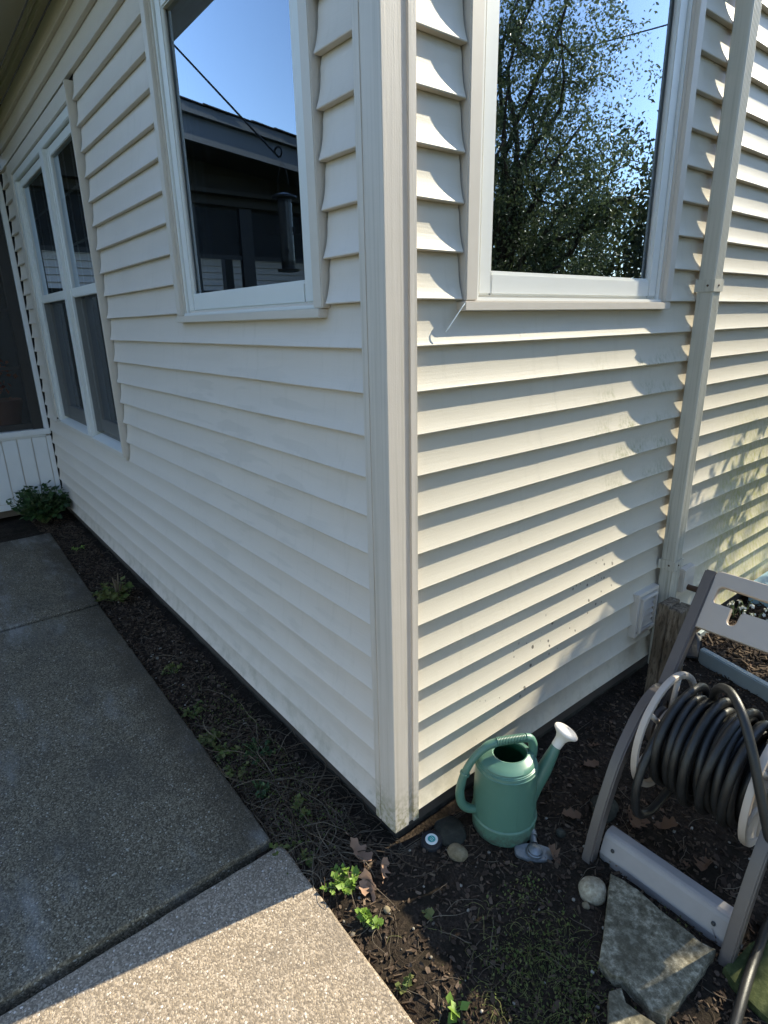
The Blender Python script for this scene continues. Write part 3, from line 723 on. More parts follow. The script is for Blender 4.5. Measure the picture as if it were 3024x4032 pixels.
def pebble_stuff():
    rng = np.random.default_rng(5); V = []; F = []
    ico = bmesh.new(); bmesh.ops.create_icosphere(ico, subdivisions=1, radius=1); iv = [v.co.copy() for v in ico.verts]; fi = [tuple(v.index for v in f.verts) for f in ico.faces]; ico.free()
    for i in range(520):
        x, y = (rng.uniform(.0, 1.1), rng.uniform(-.26, 1.6)) if i % 3 else (rng.uniform(-3, 0), rng.uniform(-.25, .0))
        if in_things(x, y): continue
        r = rng.uniform(.0015, .0055) * (1.6 if rng.random() < .08 else 1); o = len(V); z = soil_z(x, y) + r * .6
        sx, sy, sz = rng.uniform(.7, 1.3, 3); V += [Vector((x + v.x * r * sx, y + v.y * r * sy, z + v.z * r * sz * .7)) for v in iv]; F += [tuple(o + k for k in q) for q in fi]
    tag(link('gravel_grit', raw('gravel_grit', V, F, 'pebbles', True)), 'small pale pebbles and grit in the soil', 'gravel', kind='stuff')
pebble_stuff()

def stems(name, label, n, place, rmin, rmax, lmin, lmax, rise, seed, mat='dead_stem', cat='dead stems'):
    rng = np.random.default_rng(seed); mb = MB()
    for i in range(n):
        x, y = place(rng); a = rng.uniform(0, math.tau); L = rng.uniform(lmin, lmax); p = Vector((x, y, soil_z(x, y) + .002)); pts = [p.copy()]
        up = rng.uniform(.1, rise); k = rng.normal(0, .5)
        m = 6
        for j in range(m):
            a += k / m * 2 + rng.normal(0, .25); up -= rise * 1.6 / m * rng.uniform(.5, 1.2)
            p = p + Vector((math.cos(a), math.sin(a), up)) * L / m; p.z = max(p.z, soil_z(p.x, p.y) + .003)
            if p.x < .6: p.y = max(p.y, -.262 + .02 * nz(p.x * 9, i))
            if p.y > -.006 and p.x < .01 and p.z > .075: p.y = -.008
            if p.y > .03 and p.x < .03: p.y = .02
            pts.append(p.copy())
        r = rng.uniform(rmin, rmax); mb.tube(bez(pts, 2), [r * (1 - .5 * q / (2 * m)) for q in range(2 * m + 1)], 5)
    o = mb.build(name, mat, None, smooth=True); return tag(o, label, cat, kind='stuff')
stems('vine_tangle', 'tangle of dry brown stems at the foot of wall', 460, lambda r: (-.06 - abs(r.normal(0, .42)), r.uniform(-.25, -.04)), .0006, .0021, .05, .24, .7, 21)
stems('root_threads', 'thin dry root threads lying on the soil', 420, lambda r: (r.uniform(.02, 1.0), r.uniform(-.26, 1.0)), .0005, .0013, .03, .13, .25, 22)
stems('strip_twigs', 'dry twigs in far strip along the walkway', 110, lambda r: (r.uniform(-4.1, -.9), r.uniform(-.22, -.02)), .0008, .002, .05, .2, .5, 23)

stems('weed_strands', 'thin yellow green weed strands in front of flat stone', 260, lambda r: (r.normal(.47, .09), r.normal(.04, .10)), .0004, .0008, .02, .06, 1.6, 24, 'weed_strand', 'weeds')

# ------------------------------------------------------------------ leaves
def leaf_cloud(centres, dirs, sizes, seed, fold=.25, wid=.5, up=.4):
    """many small folded leaves as one mesh: returns verts, faces"""
    rng = np.random.default_rng(seed); C = np.asarray(centres, float); n = len(C); S = np.asarray(sizes, float)[:, None]
    d = rng.normal(size=(n, 3)) if dirs is None else np.asarray(dirs, float) + rng.normal(size=(n, 3)) * .45
    d /= np.linalg.norm(d, axis=1)[:, None]
    r = rng.normal(size=(n, 3)); r[:, 2] += up * 2
    s_ = np.cross(d, r); s_ /= np.linalg.norm(s_, axis=1)[:, None]; nn = np.cross(s_, d)
    b0 = C; tip = C + d * S; mid = C + d * S * .48
    l = mid + s_ * S * wid * .5 + nn * S * fold * .5; rr = mid - s_ * S * wid * .5 + nn * S * fold * .5
    m2 = C + d * S * .5
    V = np.stack([b0, l, tip, rr, m2], 1).reshape(-1, 3)
    base = np.arange(n)[:, None] * 5
    F = np.concatenate([base + np.array([0, 4, 1]), base + np.array([4, 2, 1]), base + np.array([0, 3, 4]), base + np.array([3, 2, 4])], 0)
    return V, F
def fast_mesh(name, V, F, mat):
    me = bpy.data.meshes.new(name); me.vertices.add(len(V)); me.vertices.foreach_set("co", np.asarray(V, np.float32).ravel())
    me.loops.add(F.size); me.loops.foreach_set("vertex_index", F.ravel().astype(np.int32))
    me.polygons.add(len(F)); me.polygons.foreach_set("loop_start", np.arange(len(F), dtype=np.int32) * F.shape[1])
    me.update(calc_edges=True); me.validate(); me.materials.append(MATS[mat]); return me

def small_plant(name, label, x, y, n, size, height, spread, mat, seed, group=None, z=None, cat='plant'):
    rng = np.random.default_rng(seed); z = soil_z(x, y) if z is None else z
    rt = root(name, (x, y, z), label, cat, group); mbs = MB(); C = []; Dd = []; S = []
    ns = max(3, n // 9)
    for i in range(ns):
        a = rng.uniform(0, math.tau); q = rng.uniform(.15, 1) ** .6 * spread; h = height * rng.uniform(.5, 1) * (1 - .35 * q / spread)
        tip = Vector((math.cos(a) * q, math.sin(a) * q, h)); pts = [Vector((0, 0, -.004)), tip * .5 + Vector((0, 0, h * .12)), tip]
        mbs.tube(bez(pts, 3), .0011 + height * .004, 5)
        for j in range(n // ns):
            t_ = rng.uniform(.45, 1.03); p = pts[0].lerp(tip, t_) + Vector((0, 0, h * .1 * (1 - t_)))
            b_ = rng.uniform(0, math.tau); C.append(p); Dd.append((math.cos(b_), math.sin(b_), rng.uniform(.0, .8))); S.append(size * rng.uniform(.6, 1.25))
    o = mbs.build('stems', 'stem_green', rt, smooth=True)
    V, F = leaf_cloud(C, Dd, S, seed + 1, wid=.75, fold=.15, up=1.2)
    fol = link('foliage', fast_mesh('foliage', V, F, mat), rt); return rt
small_plant('seedling', 'bright yellow green leafy seedling clump at sunlit slab corner', .005, -.178, 150, .019, .045, .062, 'leaf_bright', 31)
small_plant('seedling', 'smaller bright green seedling beside lit slab edge', .118, -.205, 80, .018, .038, .042, 'leaf_bright', 32)
small_plant('seedling', 'green seedling in shade just behind the slab corner', -.135, -.222, 45, .015, .03, .032, 'leaf_weed', 33)
small_plant('seedling', 'tiny pale seedling on bare soil near tan rock', .20, -.06, 10, .018, .02, .018, 'leaf_weed', 34)
small_plant('seedling', 'low green weed near bottom of slab edge', .30, -.22, 26, .016, .03, .025, 'leaf_weed', 35)
small_plant('seedling', 'broad leaved green weed at bottom edge of the photo', .41, -.175, 9, .035, .02, .022, 'leaf_bright', 36)
small_plant('weed_clump', 'green weed clump at walkway edge beside vine tangle', -.80, -.235, 110, .020, .05, .06, 'leaf_weed', 37)
small_plant('weed_clump', 'small dark green weed among dry stems near the corner', -.46, -.205, 60, .016, .04, .05, 'leaf_dark', 38)
small_plant('weed_clump', 'trailing green weed under dry stems below the siding', -.62, -.12, 80, .016, .06, .08, 'leaf_dark', 39)
for i_, (x_, y_, n_, lb_) in enumerate(((-1.02, -.21, 70, 'low green weed at walkway edge left of the larger weed clump'), (-.70, -.20, 90, 'bright green tuft among dry stems at the walkway edge'), (-.58, -.22, 60, 'small leafy weed over the slab edge below the bright tuft'), (-.30, -.15, 60, 'dark green weed among dry stems close to the corner post'), (-.22, -.235, 40, 'small green weed at the end of the slab joint'), (-1.35, -.17, 60, 'lone green weed halfway along the mulch strip'))):
    small_plant('weed_clump', lb_, x_, y_, n_, .017, .045, .05, 'leaf_weed', 140 + i_)
small_plant('perennial_clump', 'ferny green clump with dry stalks beside the far walkway joint', -2.28, -.165, 260, .035, .12, .13, 'leaf_weed', 40)
small_plant('leafy_bush', 'dense dark green bush in corner below the porch wall', -4.12, -.19, 1100, .046, .36, .22, 'leaf_dark', 41, cat='bush')
small_plant('yellow_weed', 'sparse yellow green weed on far mulch strip', -3.3, -.13, 30, .02, .05, .06, 'leaf_bright', 46)
mb = MB(); rng = np.random.default_rng(77)
for i in range(9):
    a = rng.uniform(0, 6.28); q = rng.uniform(.01, .05); mb.tube([(-2.25 + q * .3, -.15, 0), (-2.25 + math.cos(a) * q + .03, -.15 + math.sin(a) * q * .5, rng.uniform(.12, .2))], .0035, 5)
tag(mb.build('dry_stalks', 'dead_stem', None, (-2.25, -.15, 0)), 'cut dry stalks standing in the ferny clump', 'stalks')
# low moss-like weeds in front of the flat stone
rng = np.random.default_rng(51); C = []
for (cx_, cy_, s_, n) in ((.47, .10, .06, 420), (.54, .03, .06, 380), (.42, .03, .04, 220), (.50, -.08, .06, 260), (.33, .20, .025, 70), (.31, .14, .03, 60), (.58, .06, .03, 160), (.63, .40, .03, 60), (-.25, -.16, .08, 500), (-.55, -.16, .10, 700), (-.9, -.16, .14, 600)):
    for i in range(n):
        x, y = rng.normal(cx_, s_), rng.normal(cy_, s_)
        if x < .02 and y > -.03: y = -.05
        C.append((x, y, soil_z(x, y) + rng.uniform(0, .018)))
V, F = leaf_cloud(C, [(0, 0, 1)] * len(C), rng.uniform(.004, .011, len(C)), 52, wid=.7)
tag(link('low_weeds', fast_mesh('low_weeds', V, F, 'leaf_weed')), 'low mossy green weeds in front of the flat stone', 'weeds', kind='stuff')

# fallen leaves, each on its own
def oak_leaf(seed, L):
    rng = random.Random(seed); out = []
    lob = [(0, .02), (.08, .08), (.15, .20), (.22, .24), (.28, .17), (.38, .20), (.47, .34), (.55, .36), (.61, .22), (.70, .20), (.78, .27), (.86, .24), (.93, .12), (1.0, .02)]
    crl = rng.uniform(.3, 1.3); v = []; m = len(lob)
    for sgn in (1, 0, -1):
        for (t_, w) in lob:
            ww = w * rng.uniform(.75, 1.15); x = t_ * L; y = sgn * ww * L
            z = crl * (y / L) ** 2 * L * 2.2 + .16 * L * math.sin(t_ * 4.1 + crl * 3) + rng.uniform(-.01, .01) * L
            v.append((x, y, z))
    f = [(r * m + i, r * m + i + 1, (r + 1) * m + i + 1, (r + 1) * m + i) for r in (0, 1) for i in range(m - 1)]
    o = len(v)
    for (x, y, z) in ((-.22 * L, .002, .01), (-.22 * L, -.002, .01)): v.append((x, y, z))
    f.append((m, o, o + 1))
    return raw('fallen_leaf', v, f, 'dry_leaf', True)
LM = [oak_leaf(i, .075) for i in range(5)]
PL = oak_leaf(9, .075); PL.materials[0] = MATS['sunlit_leaf']
def leaf(x, y, z, rz, rx, ry, s_, label, k, group=None):
    o = link('fallen_leaf', LM[k % 5]); o.location = (x, y, soil_z(x, y) + z); o.rotation_euler = (rx, ry, rz); o.scale = (s_, s_, s_)
    return tag(o, label, 'leaf', group)
leaf(.018, -.120, .045, -.6, .5, .7, 1.2, 'curled brown oak leaf standing up in the sun patch below the house corner', 0)
leaf(.060, -.100, .022, 2.2, 1.0, -.2, .8, 'pinkish sunlit leaf edge leaning on the curled oak leaf', 1)
leaf(.062, -.160, .012, 2.6, .3, -.3, .6, 'reddish brown leaf between the two sunlit seedlings', 2)
leaf(-.090, -.100, .040, .2, -.2, .25, 1.15, 'pointed tan leaf caught in dry stems left of the house corner', 3)
leaf(.40, .585, .012, 1.6, .15, -.1, 1.1, 'tan oak leaf on the soil inside the reel frame near grey crossbar', 4)
leaf(.43, .655, .012, .6, .1, -.1, .9, 'brown oak leaf lying under the coiled hose', 0)
leaf(.235, .47, .010, .9, .2, -.15, .8, 'small brown leaf behind the watering can spout', 1)
leaf(.330, .330, .010, 2.9, .2, -.1, .7, 'dark brown leaf beyond the metal sprinkler', 2)
leaf(.16, .70, .010, 1.2, .1, -.2, .8, 'brown leaf on the mulch below the white can rose', 3)
leaf(.30, .55, .012, 2.0, .3, -.1, .8, 'curled leaf on soil beside reel foot', 4)
leaf(.39, .43, .030, .4, 1.2, .1, .8, 'crumpled dark red leaf against left end of grey crossbar', 0)
leaf(.70, .42, .020, 2.1, .9, .1, .8, 'crumpled brown leaf at right end of grey crossbar', 1)
leaf(.58, .66, .012, 5.0, .2, .1, .9, 'pale brown leaf below right end of hose coil', 2)
for o_ in list(col.objects):
    if o_.name.startswith('fallen_leaf') and o_.location.y < -.05: o_.data = PL
rng = random.Random(5)
for i in range(24):
    x, y = rng.uniform(.06, .85), rng.uniform(.45, 1.6)
    leaf(x, y, .007, rng.uniform(0, 6.3), rng.gauss(0, .25), rng.gauss(0, .25), rng.uniform(.2, .55), 'small dry brown leaf lying in the shaded mulch around the reel', i, 'dry leaves in the mulch around the reel')
for i in range(26):
    x, y = rng.uniform(.1, .7), rng.uniform(1.7, 2.3)
    leaf(x, y, .012, rng.uniform(0, 6.3), rng.gauss(0, .3), rng.gauss(0, .3), rng.uniform(.3, .8), 'dry leaf on the sunlit mulch beyond the metal edging', i, 'dry leaves on the sunlit mulch')

# ------------------------------------------------------------------ stones
def flag(name, outline, zt, mat, label, seed):
    c = Vector((sum(p[0] for p in outline) / len(outline), sum(p[1] for p in outline) / len(outline), 0)); ol = []
    m = len(outline)
    for i in range(m):
        a = Vector((*outline[i], 0)); b_ = Vector((*outline[(i + 1) % m], 0)); k = max(2, int((b_ - a).length / .012))
        for j in range(k):
            p = a.lerp(b_, j / k); s_ = .0045; ol.append(p + Vector((s_ * nz(p.x * 45, p.y * 45, seed), s_ * nz(p.x * 45, p.y * 45, seed + 9), 0)))
    m = len(ol); v = []; rings = ((1.0, -.03), (1.0, zt - .006), (.985, zt - .001), (.93, zt), (.75, zt), (.5, zt), (.25, zt))
    for (s_, z) in rings:
        for p in ol:
            q = c + (p - c) * s_; v.append((q.x, q.y, z + (.0035 * nz(q.x * 22, q.y * 22, seed) + .0015 * nz(q.x * 70, q.y * 70, seed) if s_ < .99 else .001 * nz(q.x * 40, q.y * 40, seed))))
    f = [(r * m + i, r * m + (i + 1) % m, (r + 1) * m + (i + 1) % m, (r + 1) * m + i) for r in range(len(rings) - 1) for i in range(m)] + [tuple((len(rings) - 1) * m + i for i in range(m))]
    o = MB().add(v, f).build(name, mat, None, (c.x, c.y, 0), smooth=True, auto=40); return tag(o, label, 'stone')
flag('flagstone', [(.448, .389), (.528, .223), (.557, .158), (.595, .150), (.612, .168), (.663, .159), (.690, .150), (.716, .162), (.720, .28), (.721, .397), (.690, .388), (.581, .391), (.52, .400)], .026, 'flagstone', 'large grey lichen mottled flat stone in front of hose reel', 1.0)
flag('flagstone', [(.610, .112), (.624, .142), (.640, .122), (.690, .128), (.735, .135), (.80, .06), (.76, -.02), (.68, -.02), (.648, .05)], .030, 'flagstone', 'smaller grey flat stone cut off by the bottom edge', 2.0)
flag('flagstone', [(.746, .376), (.772, .517), (.85, .56), (.93, .45), (.88, .33), (.80, .345)], .016, 'mossy_stone', 'moss green flat stone partly under the hose at right', 3.0)
def rock(name, x, y, r, sq, mat, label, seed, rz=0, sink=.5):
    bm = bmesh.new(); bmesh.ops.create_icosphere(bm, subdivisions=4, radius=1)
    for v in bm.verts:
        p = v.co.copy(); k = 1 + .16 * nz(p.x * 1.1 + seed, p.y * 1.1, p.z * 1.1) + .03 * nz(p.x * 4, p.y * 4, p.z * 4 + seed)
        v.co = Vector((p.x * sq[0], p.y * sq[1], p.z * sq[2])) * r * k
    me = bpy.data.meshes.new(name); bm.to_mesh(me); bm.free(); me.materials.append(MATS[mat]); me.polygons.foreach_set("use_smooth", [True] * len(me.polygons))
    o = link(name, me); o.location = (x, y, soil_z(x, y) + r * sq[2] * sink); o.rotation_euler = (0, 0, rz); return tag(o, label, 'rock')
rock('river_rock', .437, .322, .035, (1.0, 1.1, .75), 'river_rock', 'pale speckled round rock left of flat stone', 1.3, .5, .6)
rock('river_rock', .125, .127, .027, (1.1, .9, .75), 'tan_rock', 'tan rounded rock near the round black cap', 4.1, .2, .5)
rock('flat_rock', .055, .165, .050, (.9, 1.1, .32), 'slate_rock', 'dark grey flat rock behind round black cap below the corner', 7.7, .9, .5)
rock('slate_rock', .30, .60, .045, (.9, 1.2, .5), 'slate_rock', 'grey rock half hidden behind the reel front leg', 12.2, .4, .4)
rock('pebble', .448, .275, .011, (1, .8, .7), 'tan_rock', 'small yellowish pebble just below round rock', 2.2)
rock('pebble', .125, -.135, .0095, (1.1, 1, .6), 'tan_rock', 'small tan pebble in the sun patch', 3.2)
rock('pebble', .27, .415, .015, (1, .9, .8), 'slate_rock', 'pale grey lump of gravel behind sprinkler', 5.2)

# ------------------------------------------------------------------ round cap in the soil
c0 = (.047, .098, soil_z(.047, .098) + .010)
cap = root('ground_cap', c0, 'round black cap with white ring and teal centre set in soil', 'cap')
MB().lathe([(0, -.02), (.032, -.02), (.032, .003), (.030, .006), (.0195, .007), (0, .007)], (0, 0, 0), (.05, -.05, 1), 40).build('body', 'black_plastic', cap, smooth=True, auto=40)
MB().lathe([(.0115, .0072), (.0118, .0092), (.0175, .0092), (.0188, .0072)], (0, 0, 0), (.05, -.05, 1), 40).build('ring', 'cap_white', cap, smooth=True, auto=40)
MB().lathe([(.0116, .0072), (.0114, .0082), (0, .0082)], (0, 0, 0), (.05, -.05, 1), 32).build('centre', 'cap_teal', cap, smooth=True, auto=40)
mb = MB()
for (a, b_, w) in ((-.006, .004, .0012), (-.005, -.001, .001), (-.003, -.005, .001)): mb.box(a, a + .011, b_, b_ + w, .0083, .0088)
mb.build('emblem', 'cap_white', cap)

# ------------------------------------------------------------------ metal sprinkler
sp0 = (.262, .300, soil_z(.262, .3) + .006); ang = .87
spr = root('lawn_sprinkler', sp0, 'small blue grey cast metal sprinkler lying in front of the can', 'sprinkler'); spr.rotation_euler = (.12, .10, ang)
ol = [(-.072, -.012), (-.066, -.020), (-.030, -.030), (0, -.033), (.030, -.030), (.066, -.020), (.072, -.012), (.072, .012), (.066, .020), (.030, .030), (0, .033), (-.030, .030), (-.066, .020), (-.072, .012)]
Rz = Matrix.Identity(3); m = len(ol)
v = [(x * .78, y * .85, z) for z in (-.004, .006) for (x, y) in ol]
MB().add(v, [(i, (i + 1) % m, m + (i + 1) % m, m + i) for i in range(m)] + [tuple(range(m))[::-1], tuple(range(m, 2 * m))]).build('base_plate', 'cast_metal', spr, bevel=.002)
MB().lathe([(.024, .0062), (.024, .013), (.021, .015), (.020, .012), (.019, .0165), (.010, .021), (0, .022)], (0, 0, 0), (0, 0, 1), 28).build('dome', 'cast_metal', spr, smooth=True, auto=45)
mb = MB(); mb.tube([(.004, .026, .006), (.004, .048, .007)], .010, 14); mb.lathe([(0, 0), (.014, 0), (.014, .016), (.010, .018), (0, .018)], (.004, .047, .007), (0, 1, 0), 16); mb.build('hose_connector', 'cast_metal', spr, smooth=True, auto=45)

# ------------------------------------------------------------------ watering can
cc0 = Vector((.134, .316, soil_z(.134, .316) + .002)); ha = R(62); hx = Vector((math.cos(ha), math.sin(ha), 0)); up = Vector((0, 0, 1))
can = root('watering_can', cc0, 'green plastic watering can with cream rose beside the house wall', 'watering can')
def cp(s_, z, lat=0): return hx * s_ + up * z + Vector((-hx.y, hx.x, 0)) * lat
MB().lathe([(0, 0), (.085, 0), (.092, .004), (.0945, .012), (.0948, .048), (.0975, .050), (.0980, .054), (.0965, .058), (.0940, .060), (.0925, .12), (.0905, .19), (.0885, .222)], n=64).build('body', 'can_green', can, smooth=True, auto=40)
top = [(.0885, .222), (.0915, .2235), (.0915, .229), (.0895, .2305), (.0895, .233), (.0885, .2345), (.0885, .239), (.086, .2405), (.086, .243), (.0835, .2445), (.0825, .249), (.073, .2575), (.055, .262), (.0535, .2635), (.0505, .2625), (.050, .258)]
v = MB(); v.lathe(top, n=64)
for p in v.v:     # opening is longer along the handle direction and shifted to the spout
    r = math.hypot(p.x, p.y)
    if r < .075:
        k = min(1, (.080 - r) / .03); s_ = p.dot(hx); l = p.dot(Vector((-hx.y, hx.x, 0)))
        q = hx * (s_ * (1 - .02 * k) + .010 * k) + Vector((-hx.y, hx.x, 0)) * (l * (1 - .14 * k)) + up * p.z; p.xyz = q
v.build('shoulder', 'can_green', can, smooth=True, auto=40)
for sg in (1, -1):
    MB().tube([cp(0, .006, sg * .0950), cp(0, .046, sg * .0952)], .0007, 5).build('mould_seam', 'can_green', can); MB().tube([cp(0, .062, sg * .0942), cp(0, .12, sg * .0927), cp(0, .19, sg * .0907), cp(0, .22, sg * .0888)], .0007, 5).build('mould_seam', 'can_green', can)
v = MB(); v.lathe([(.0500, .2575), (.052, .24), (.080, .215), (.088, .10), (.086, .008), (0, .006)], n=48)
for p in v.v:
    if p.z > .25: p.xyz = hx * (p.dot(hx) * .98 + .010) + Vector((-hx.y, hx.x, 0)) * (p.dot(Vector((-hx.y, hx.x, 0))) * .86) + up * p.z
v.build('inner_wall', 'can_inside', can, smooth=True)
hp = bez([cp(-.086, .075), cp(-.112, .082), cp(-.134, .105), cp(-.141, .150), cp(-.130, .205), cp(-.105, .255), cp(-.070, .290), cp(-.035, .304)], 6)
hd = MB().tube(hp, [.0125 + .0015 * math.sin(i * .15) for i in range(len(hp))], 16).build('handle', 'can_green', can, smooth=True, auto=60)
mb = MB()
for i in range(19):
    s0 = -.032 + i * .0046; mb.lathe([(.0095, -.0022), (.0128, -.0014), (.0132, 0), (.0128, .0014), (.0095, .0022)], cp(s0, .3055 + .0008 * math.sin(i / 6)), hx, 16)
mb.tube([cp(-.040, .304), cp(.056, .3055)], .0105, 14)
mb.build('ribbed_grip', 'can_green', hd, smooth=True, auto=30)
hp = bez([cp(.055, .3055), cp(.070, .300), cp(.080, .280), cp(.082, .252), cp(.079, .232)], 5)
MB().tube(hp, .0130, 16).build('handle_front', 'can_green', hd, smooth=True, auto=60)
MB().lathe([(.0130, -.004), (.0150, -.003), (.0150, .003), (.0130, .004)], cp(-.127, .212), (hx * .40 + up * .9), 18).build('handle_collar', 'can_green', hd, smooth=True, auto=40)
pts = [cp(.070, .085), cp(.090, .125), cp(.120, .178), cp(.142, .228), cp(.158, .266)]
MB().tube(bez(pts, 4), [.032 - .0185 * i / 16 for i in range(17)], 20).build('spout', 'can_green', can, smooth=True, auto=60)
ax = (hx * .52 + up * .85).normalized()
rose = MB().lathe([(.0150, -.004), (.0155, .010), (.0165, .022), (.021, .032), (.030, .041), (.0365, .046), (.0380, .050), (.0370, .053), (.030, .058), (.015, .062), (0, .063)], cp(.157, .262), ax, 32).build('rose', 'rose_cream', can, smooth=True, auto=40)
mb = MB()
for k in range(3):
    for j in range(6 * k + 1 if k else 1):
        a_ = 2 * math.pi * j / max(1, 6 * k); u_ = Vector((-hx.y, hx.x, 0)); w_ = ax.cross(u_); rr = .011 * k
        mb.lathe([(.0016, 0), (.0013, .0012), (0, .0012)], cp(.157, .262) + ax * (.0622 - .0025 * k) + (u_ * math.cos(a_) + w_ * math.sin(a_)) * rr, ax, 6)
mb.build('spray_holes', 'black_plastic', rose)

# ------------------------------------------------------------------ hose reel
XL, XR = .372, .742
reel = root('hose_reel', (.56, .65, 0), 'taupe and beige plastic hose reel cart standing on the soil', 'hose reel'); ro = (.56, .65, 0)
def rail_profile(pts, xc, w, t_, name, mat='reel_taupe'):
    """flat rail of rectangular section following points in the y,z plane"""
    P = bez([(xc, y, z) for y, z in pts], 6); v = []; m = len(P)
    for i, p in enumerate(P):
        d = (P[min(i + 1, m - 1)] - P[max(i - 1, 0)]).normalized(); nrm = Vector((0, -d.z, d.y))
        for (a, b_) in ((-1, -1), (1, -1), (1, 1), (-1, 1)): v.append(p + Vector((a * w / 2, 0, 0)) + nrm * (b_ * t_ / 2))
    f = [(4 * i + k, 4 * i + (k + 1) % 4, 4 * i + 4 + (k + 1) % 4, 4 * i + 4 + k) for i in range(m - 1) for k in range(4)] + [(3, 2, 1, 0), tuple(4 * (m - 1) + k for k in range(4))]
    return MB().add(v, f).build(name, mat, reel, ro, bevel=.004)
fl = [(.405, -.01), (.425, .07), (.455, .16), (.505, .276), (.560, .350), (.620, .405), (.68, .425), (.73, .415)]
hl = [(.99, -.01), (.93, .12), (.86, .22), (.80, .30), (.76, .36), (.738, .415)]
hh = [(.70, .372), (.745, .436), (.80, .517), (.87, .617), (.925, .698), (.947, .728)]
for xc in (XL, XR):
    rail_profile(fl, xc, .030, .036, 'front_leg'); rail_profile(hl, xc, .024, .030, 'rear_leg'); rail_profile(hh, xc, .034, .034, 'handle_rail')
# axle brackets inside each frame
for xc, s_ in ((XL, 1), (XR, -1)):
    MB().lathe([(0, 0), (.055, 0), (.055, .012), (.03, .02), (0, .02)], (xc + s_ * .016, .675, .33), (s_, 0, 0), 28).build('axle_bracket', 'reel_taupe', reel, ro, smooth=True, auto=40)
    MB().box(xc - .011, xc + .011, .665, .695, .33, .42).build('bracket_strut', 'reel_taupe', reel, ro, bevel=.003)
for xc, s_ in ((XL, -1), (XR, 1)):
    for (by, bz) in ((.425, .05), (.66, .418), (.745, .43), (.90, .66)):
        MB().lathe([(.0065, 0), (.0065, .002), (.004, .0035), (0, .0035)], (xc + s_ * .0165, by, bz), (s_, 0, 0), 10).build('bolt', 'dark_metal', reel, ro)
for (by, bz) in ((.437, .045),):
    for bx_ in (XL + .05, XR - .05): MB().lathe([(.0055, 0), (.0055, .0015), (.003, .003), (0, .003)], (bx_, by, bz), (0, -1, .35), 10).build('bolt', 'dark_metal', reel, ro)
# front crossbar: sloping face and rolled top
pl = [(.434, -.012), (.430, .020), (.446, .066), (.452, .076), (.462, .080), (.486, .080), (.490, .074), (.486, .068), (.466, .062), (.450, .02), (.450, -.012)]
v = [(x, y, z) for x in (XL + .016, XR - .016) for (y, z) in pl]; n = len(pl)
MB().add(v, [(i, (i + 1) % n, n + (i + 1) % n, n + i) for i in range(n)] + [tuple(range(n))[::-1], tuple(range(n, 2 * n))]).build('front_crossbar', 'reel_grey', reel, ro, bevel=.002)
MB().box(XL + .014, XR - .014, .92, .955, .06, .11).build('rear_crossbar', 'reel_grey', reel, ro, bevel=.006)
# handle panel with grip slot and hook notch, cut from a plate
def plate(splines, ext, bev, M, name, mat, parent, org):
    cu_ = bpy.data.curves.new(name, 'CURVE'); cu_.dimensions = '2D'; cu_.fill_mode = 'BOTH'; cu_.extrude = ext; cu_.bevel_depth = bev; cu_.bevel_resolution = 2
    for pts in splines:
        sp_ = cu_.splines.new('POLY'); sp_.points.add(len(pts) - 1)
        for q, (x, y) in zip(sp_.points, pts): q.co = (x, y, 0, 1)
        sp_.use_cyclic_u = True
    tmp = bpy.data.objects.new(name, cu_); col.objects.link(tmp); bpy.context.view_layer.update()
    me = bpy.data.meshes.new_from_object(tmp.evaluated_get(bpy.context.evaluated_depsgraph_get())); bpy.data.objects.remove(tmp)
    me.transform(Matrix.Translation(-Vector(org)) @ M); me.materials.clear(); me.materials.append(MATS[mat])
    me.polygons.foreach_set("use_smooth", [True] * len(me.polygons)); me.set_sharp_from_angle(angle=R(35))
    return link(name, me, parent)
def arc(cx, cy, r, a0, a1, n=6): return [(cx + r * math.cos(R(a0 + (a1 - a0) * i / n)), cy + r * math.sin(R(a0 + (a1 - a0) * i / n))) for i in range(n + 1)]
Wp = XR - XL - .034
outer = [(.002, .0), (Wp - .002, .0)] + [(Wp, .168)] + arc(Wp - .012, .162, .012, 0, 90)[1:] + arc(.012, .162, .012, 90, 180)
nx0 = .066
hole = arc(.034, .117, .020, 90, 180) + arc(.026, .090, .012, 180, 270) + [(nx0, .078), (nx0 + .001, .048)] + arc(nx0 + .017, .046, .016, 180, 360, 8)[1:] + [(nx0 + .035, .070)] + arc(nx0 + .043, .068, .008, 180, 90, 3)[1:] + [(Wp - .03, .078)] + arc(Wp - .026, .090, .012, 270, 360) + arc(Wp - .034, .117, .020, 0, 90) + [(Wp * .62, .133), (Wp * .38, .133)]
e1 = Vector((1, 0, 0)); e2 = Vector((0, .093, .136)).normalized(); e3 = e1.cross(e2)
M = Matrix(((e1.x, e2.x, e3.x, XL + .017), (e1.y, e2.y, e3.y, .848), (e1.z, e2.z, e3.z, .588), (0, 0, 0, 1)))
plate([outer, hole], .008, .0035, M, 'handle_panel', 'reel_beige', reel, ro)
